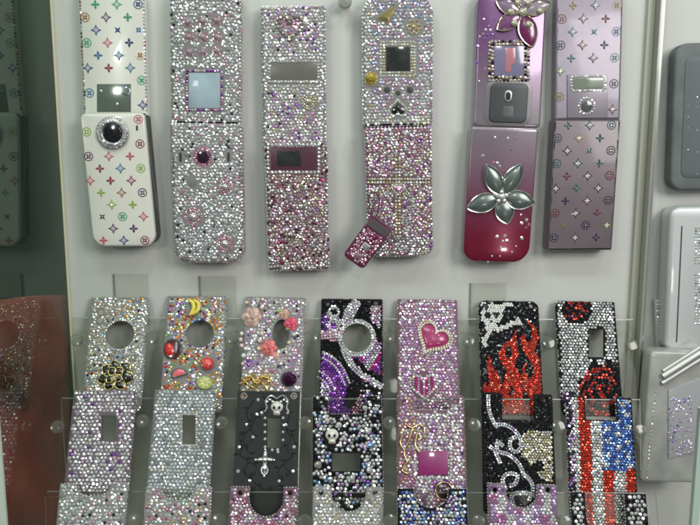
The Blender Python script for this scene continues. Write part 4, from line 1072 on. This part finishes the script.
def f(x, y):
    if x < 415: return pick([(3, ROS), (3, PNK), (2, GLD), (2, LIL), (1, SIL)])
    if y < 425 and x > 418: return pick([(5, WHT), (2, LIL), (1, SIL)])
    return pick([(5, WHT), (3, LIL), (3, PNK), (1, PUR), (1, SIL)])
F, o, hs = cover(1, [(397, 397), (464, 395), (467, 512), (398, 512)], 'pink and lilac crystal phone cover with a magenta square and a gold wire figure', f, 2.45, .2, notch=(414, 449, 410, False), lugs=[(404, 402), (456, 400)], back=gluepk, excl=[], excl_px=[(444, 491, 7), (433, 463, 10)], tilt=.22)
mq = rectpx(F, 418, 451, 448, 475, 0); slab('magenta_square', mq, [], -.1, 1.0, .4, mat('magenta_enamel', (.25, .012, .13), rough=.3, coat=.7), F.root)
B = Buf(); gem_line(B, rectpx(F, 415, 448, 451, 478, 0), .9, 1.15, [(5, WHT), (2, SIL), (1, PNK)]); B.build('square_frame', GEM, F.root)
B = Buf()
for pth in ([(405, 424), (412, 428), (418, 425), (424, 428), (423, 436), (418, 440)], [(412, 428), (409, 440), (404, 452), (407, 462)], [(418, 430), (415, 444), (419, 452)], [(404, 432), (400, 442), (404, 450)], [(407, 462), (402, 470), (408, 474)]):
    tube(B, [(x, y, 1.6) for x, y in smoothpath(F.poly(pth), 5)], .6, (.85, .66, .3))
B.build('gold_figure', WIRE, F.root, smooth=R(60))
c = F.loc(444, 491); B = Buf(); dome(B, circ(*c, 5.2), .3, 1.6, (.05, .015, .03)); o_ = B.build('dark_cabochon', GLOSS, F.root, smooth=R(60))
B = Buf(); tube(B, [(x, y, .8) for x, y in circ(*c, 5.6, 30)], .5, (.7, .5, .3), closed=True); B.build('cabochon_rim', WIRE, o_, smooth=R(60))

def Z2(pts): return ZP(pts, 470, 385, 3.756)
SW = [(Z2([(68,40),(70,90),(84,132),(102,158)]), 1.5), (Z2([(92,150),(130,150),(165,170),(188,202),(190,235),(170,252),(150,235),(152,206),(170,196)]), 1.8), (Z2([(75,232),(100,246),(100,212),(122,228)]), 1.7),
      (Z2([(95,252),(112,292)]), 1.5), (Z2([(108,252),(150,265),(185,300),(200,335)]), 1.8), (Z2([(132,392),(122,355),(142,334),(178,340),(168,372),(150,378)]), 1.5), (Z2([(200,335),(226,360),(236,395),(222,432)]), 1.8), (Z2([(162,452),(156,415),(195,405),(240,415)]), 1.5)]
GP = orient([(522, 434), (534, 430), (552, 431), (553, 482), (541, 480), (533, 468), (523, 456), (519, 444)])
def f(x, y):
    p = (x, y)
    if inside(p, GP):
        if 462 < y < 472 and nz(x, y, .14, 3) > -.05: return BLK
        return pick([(4, CHM), (3, GLD), (2, WHT)])
    return pick([(6, BLK), (1, DRK)])
F, o, hs = cover(1, [(482, 394), (552, 393), (557, 515), (484, 515)], 'black crystal phone cover with silver scroll lines and a gold leopard patch on its right', f, 1.9, .06, notch=(502, 535, 420, False), lugs=[(489, 400), (544, 400)], back=gluebk, edges=[(4, BLK), (1, DRK)])
B = Buf()
for q, w in SW: stroke(B, F, q, .8, [(4, WHT), (2, ICE), (1, LIL)], rows=2, z=.75); 
B.build('silver_scrolls', GEM, F.root)

ST = [(608, 428), (608, 441), (608, 455), (619, 421), (618, 435), (619, 448), (617, 462), (628, 415), (629, 428), (628, 442), (628, 456), (623, 404), (630, 402), (606, 466), (629, 467)]
def f(x, y):
    x = x - (y - 440) * .03
    if x < 574: return pick([(2, LIL), (2, WHT), (2, DRK), (1, PUR)])
    if x < 579.5: return pick([(5, WHT), (1, SIL)])
    if x < 591: return RED if y > 398 else WHT
    if x < 602.5: return pick([(6, WHT), (1, SIL)])
    if y < 470: return WHT if any(math.hypot(x - a, y - b) < 2.9 for a, b in ST) else pick([(3, (.10, .2, .70)), (2, (.2, .35, .85))])
    if x < 613: return RED
    if x < 625: return pick([(6, WHT), (1, SIL)])
    return RED
F, o, hs = cover(1, [(564, 397), (633, 396), (640, 560), (574, 560)], 'flag patterned crystal phone cover with red and white stripes and stars on blue', f, 1.95, .03, notch=(586, 617, 420, False), lugs=None, back=gluebk, edges=[(2, WHT), (1, BLU), (1, RED)])

# -- lowest step, cut by the picture's bottom edge
def f(x, y): return pick([(6, WHT), (3, SIL), (2, (.65, .75, .65)), (2, GRY), (1, DRK), (1, PNK)])
F, o, hs = cover(2, [(60, 484), (128, 483), (120, 590), (50, 590)], 'silver and greenish crystal phone cover with a rounded notch, leftmost in the lowest step', f, 2.5, .2, notch=(75, 110, 497, True), back=glue, tilt=.22)
def f(x, y): return pick([(4, WHT), (2, GLD), (2, ROS), (2, PNK), (2, (.5, .62, .5)), (2, SIL), (1, DRK)])
F, o, hs = cover(2, [(146, 488), (211, 486), (207, 590), (138, 590)], 'mixed pink, gold and greenish crystal phone cover, directly below the ice silver cover', f, 2.5, .28, notch=(161, 194, 501, True), back=glue, tilt=.25)
def f(x, y): return pick([(5, WHT), (4, PNK), (3, ROS), (2, LIL), (1, SIL), (.6, DRK)])
F, o, hs = cover(2, [(231, 487), (298, 487), (295, 590), (225, 590)], 'pink and white crystal phone cover with a deep notch, below the black vine cover', f, 2.25, .2, notch=(248, 283, 517, True), lugs=[(240, 493), (290, 493)], back=gluepk, tilt=.22)
def f(x, y): return pick([(6, WHT), (4, CHM), (2, SIL), (1, GRY)])
F, o, hs = cover(2, [(313, 487), (383, 487), (383, 590), (311, 590)], 'champagne silver crystal phone cover with a rounded notch below the skull window cover', f, 2.35, .12, notch=(331, 366, 512, True), lugs=[(321, 493), (375, 493)], back=glue)
def f(x, y): return pick([(6, WHT), (3, BLU), (3, SKY), (2, LIL), (1, DRK)]) if (x < 420 or x > 446 or y > 512) else pick([(3, WHT), (2, PNK), (2, BLU)])
F, o, hs = cover(2, [(398, 489), (466, 488), (471, 590), (398, 590)], 'blue and white crystal phone cover below the magenta square cover', f, 2.35, .15, notch=(414, 449, 508, True), back=gluebk)
def f(x, y): return [WHT, (.5, .28, .6), (.6, .2, .45), WHT, LIL][(int((x - 488) / 9) + 2 * int((y - 484) / 10)) % 5] if y > 492 else pick([(2, WHT), (2, LIL), (1, PUR)])
F, o, hs = cover(2, [(488, 484), (556, 484), (562, 590), (490, 590)], 'purple and white chequered crystal phone cover below the scroll and leopard cover', f, 2.25, .06, notch=(506, 538, 508, True), lugs=[(495, 490), (548, 490)], back=mat('plum_backing'))
def f(x, y): return pick([(5, WHT), (2, SIL), (1.5, BLK)])
F, o, hs = cover(2, [(571, 494), (645, 492), (655, 590), (575, 590)], 'white on black crystal phone cover below the flag cover, rightmost in the lowest step', f, 3.0, .08, notch=(588, 628, 540, True), back=gluebk, size=.50)

# ------------------------------------------------------------------ right hand compartment
sv = mat('bright_silver_plastic', (.60, .62, .62), rough=.4, metal=.35, coat=.3)
sv2 = mat('smoked_silver_plastic', (.26, .26, .25), rough=.3, metal=.5, coat=.5)
F = Frame('bar_phone', [(676, 42), (752, 42), (744, 190), (670, 190)], (0, -.014, 0), NB, 'dark grey phone with rounded corners at the right edge beyond the divider', 'phone')
o = rrect(F.W, F.H, 9); b = slab('body', o, [], -12, 0, 2.2, mat('dusty_dark_plastic', (.15, .17, .17), rough=.65, noise_amt=.3, nscale=60), F.root)
slab('inner_panel', rrect(F.W - 14, F.H - 18, 5), [], -.2, .5, .3, mat('dark_panel', (.10, .12, .13), rough=.5), F.root)
B = Buf()
for j in range(8):
    for x, y in ((688, 95 + j * 11), (697, 97 + j * 11)): gem(B, (*F.loc(x, y), .5), .6, pick([(2, GRY), (1, (.2, .3, .5)), (1, SIL)]))
B.build('dark_stones', GEM, F.root)
F = Frame('flip_phone', [(672, 206), (740, 206), (734, 352), (663, 352)], (0, -.018, 0), NB, 'bright silver phone with lines of crystals, at the right edge beyond the divider', 'phone')
o = rrect(F.W, F.H, 8); b = slab('body', o, [], -16, 0, 3.0, sv, F.root)
slab('side_groove', rrect(1.0, F.H * .8, .4, -F.W / 2 + 8.5, -3), [], -.2, .12, .05, darkside, F.root)
B = Buf()
for j in range(34):
    y = 228 + j * 2.9
    for x in (696, 699.5, 703): 
        if j > 12 and j < 16: continue
        gem(B, (*F.loc(x, y), .2), .95, pick([(4, WHT), (2, ICE), (1, GRY)]))
B.build('crystal_lines', GEM, F.root)
slab('face_panel', rrect(30, F.H * .6, 4, 4, 8), [], -.2, .4, .2, mat('pale_silver_panel', (.6, .62, .63), rough=.2, metal=.5, coat=.8), F.root).location.x = .012
F = Frame('folding_phone', [(650, 352), (715, 352), (700, 480), (640, 485)], (0, -.030, 0), NB, 'smoky silver folding phone with a hinge barrel and pale blue crystals imitating a reflection', 'phone')
b = slab('body', rrect(F.W, F.H, 4), [], -14, 0, 1.6, mat('clouded_grey_plastic', (.46, .47, .44), rough=.4, metal=.1, coat=.4, noise_amt=.25, nscale=60), F.root)
B = Buf(); P = [F.loc(662, 376), F.loc(700, 352)]; 
for r_, dz, q in ((2.4, 1.2, 0), (1.8, 1.2, 5), (1.3, .8, -4)): tube(B, [(P[0][0], P[0][1] - q, dz), (P[1][0], P[1][1] - q, dz)], r_, (.62, .62, .6), k=16)
B.build('hinge_barrel', mat('polished_hinge', attr=True, rough=.38, metal=.7), F.root, smooth=R(40))
fp = orient(F.poly([(668, 390), (700, 378), (698, 450), (668, 458)])); slab('front_panel', fp, [], -.3, 1.0, .3, mat('pearl_grey_panel', (.42, .42, .44), rough=.25, coat=.8), F.root)
B = Buf()
for i in range(170):
    p = F.loc(random.uniform(668, 691), random.uniform(396, 455))
    if inside(p, fp): gem(B, (p[0], p[1], 1.0), random.uniform(.5, 1.0), pick([(4, (.5, .5, .8)), (3, WHT), (3, LIL), (1, BLU)]))
B.build('reflected_flag_crystals', GEM, F.root)  # modelled stones standing in for the flag cover's blue mirrored in side glass
B = Buf(); gem_line(B, F.poly([(656, 392), (650, 440), (647, 478)]), .3, .7, [(1, SIL), (1, WHT)], closed=False, pitch=3.0); B.build('edge_crystals', GEM, F.root)
# crystal strip hanging beside the silver phone
F = Frame('crystal_strip', [(655, 300), (664, 300), (666, 350), (657, 350)], (0, -.006, 0), NB, 'narrow clear strip of tiny crystals beside the foot of the bright silver phone', 'strip')
slab('strip', rrect(F.W, F.H, .6), [], -5, 0, .3, mat('pale_strip', (.5, .5, .5), rough=.3, coat=.5), F.root)
B = Buf(); gem_line(B, F.poly([(657, 302), (660, 348)]), .2, .9, [(3, WHT), (2, SIL), (1, GRY)], closed=False, pitch=2.3); gem_line(B, F.poly([(661, 302), (664, 348)]), .2, .8, [(3, WHT), (2, SIL)], closed=False, pitch=2.6); B.build('tiny_crystals', GEM, F.root)

# front corner post of the case at far right bottom
pg = bpy.data.objects.new('glass_edge_post', None); COL.objects.link(pg)
P0 = hit(694, 470, (0, -.09, 0), NB); pg.location = (P0.x, -.09, P0.z)
tag(pg, 'pale green upright glass edge at the lower right corner, before the folding phone', 'glass edge')
box('post', -.0008, .0035, -.004, .0, -.12, .042, mat('greenish_glass_edge', (.50, .62, .55), rough=.2, coat=.8), pg)
box('post_core', .0037, .0052, -.003, -.001, -.12, .042, mat('glass_core', (.75, .8, .74), rough=.2, coat=.8), pg)

# ------------------------------------------------------------------ world, lamps, camera
w = bpy.data.worlds.new('World'); SC.world = w; w.use_nodes = True
nt = w.node_tree; bg = nt.nodes['Background']
tc = nt.nodes.new('ShaderNodeTexCoord'); sp = nt.nodes.new('ShaderNodeSeparateXYZ'); nt.links.new(tc.outputs['Generated'], sp.inputs[0])
cr = nt.nodes.new('ShaderNodeValToRGB'); mr = nt.nodes.new('ShaderNodeMapRange'); mr.inputs['From Min'].default_value = -1
nt.links.new(sp.outputs['Z'], mr.inputs['Value']); nt.links.new(mr.outputs[0], cr.inputs[0])
el = cr.color_ramp.elements; el[0].position = .25; el[0].color = (.07, .07, .065, 1); el[1].position = .85; el[1].color = (.62, .70, .66, 1)
e = el.new(.5); e.color = (.14, .15, .145, 1); e = el.new(.62); e.color = (.3, .33, .32, 1)
nn = nt.nodes.new('ShaderNodeTexNoise'); nn.inputs['Scale'].default_value = 5.5; nn.inputs['Detail'].default_value = 5; nn.inputs['Roughness'].default_value = .65
nt.links.new(tc.outputs['Generated'], nn.inputs['Vector'])
m2 = nt.nodes.new('ShaderNodeMapRange'); m2.inputs['From Min'].default_value = .38; m2.inputs['From Max'].default_value = .64; m2.inputs['To Min'].default_value = .2; m2.inputs['To Max'].default_value = 3.2
nt.links.new(nn.outputs['Fac'], m2.inputs['Value'])
mx = nt.nodes.new('ShaderNodeMix'); mx.data_type = 'RGBA'; mx.blend_type = 'MULTIPLY'; mx.inputs[0].default_value = 1
nt.links.new(cr.outputs[0], mx.inputs[6]); nt.links.new(m2.outputs[0], mx.inputs[7]); nt.links.new(mx.outputs[2], bg.inputs[0])
bg.inputs[1].default_value = .42
def area(name, loc, tgt, sx, sy, p, col):
    l = bpy.data.lights.new(name, 'AREA'); l.shape = 'RECTANGLE'; l.size = sx; l.size_y = sy; l.energy = p; l.color = col
    o = bpy.data.objects.new(name, l); COL.objects.link(o); o.location = loc
    o.rotation_euler = (Vector(tgt) - Vector(loc)).to_track_quat('-Z', 'Y').to_euler()
area('window_light', (.60, -.80, .40), (0, 0, -.03), .36, .36, 4.3, (1, .98, .95))
area('overhead_light', (-.28, -.45, .80), (0, 0, 0), .5, .25, 2.4, (.82, 1, .90))
for x, y, z, p, q in ((-.42, -.95, .30, .7, .07), (.16, -1.0, .52, .8, .07), (.36, -.9, -.16, .35, .05), (.30, -.42, .62, .5, .05), (-.62, -.55, .12, .35, .06), (.02, -.5, .75, .5, .05)):
    area('glint_lamp', (x, y, z), (0, 0, -.05), q, q, p, (1, .99, .96))  # small unseen lamps, added to make the stones sparkle
cam = bpy.data.cameras.new('Camera'); co = bpy.data.objects.new('Camera', cam); COL.objects.link(co)
cam.sensor_width = 36; cam.lens = FOC / 700 * 36; cam.clip_start = .01; cam.clip_end = 50
co.matrix_world = Matrix(((Rv.x, Uv.x, -Fv.x, CAM.x), (Rv.y, Uv.y, -Fv.y, CAM.y), (Rv.z, Uv.z, -Fv.z, CAM.z), (0, 0, 0, 1)))
SC.camera = co
SC.view_settings.view_transform = 'Standard'; SC.view_settings.look = 'None'; SC.view_settings.exposure = 0; SC.view_settings.gamma = 1
SC.cycles.filter_width = 1.9
SC.cycles.max_bounces = 8; SC.cycles.transparent_max_bounces = 16; SC.cycles.caustics_reflective = False; SC.cycles.caustics_refractive = False
SC.cycles.sample_clamp_indirect = 4
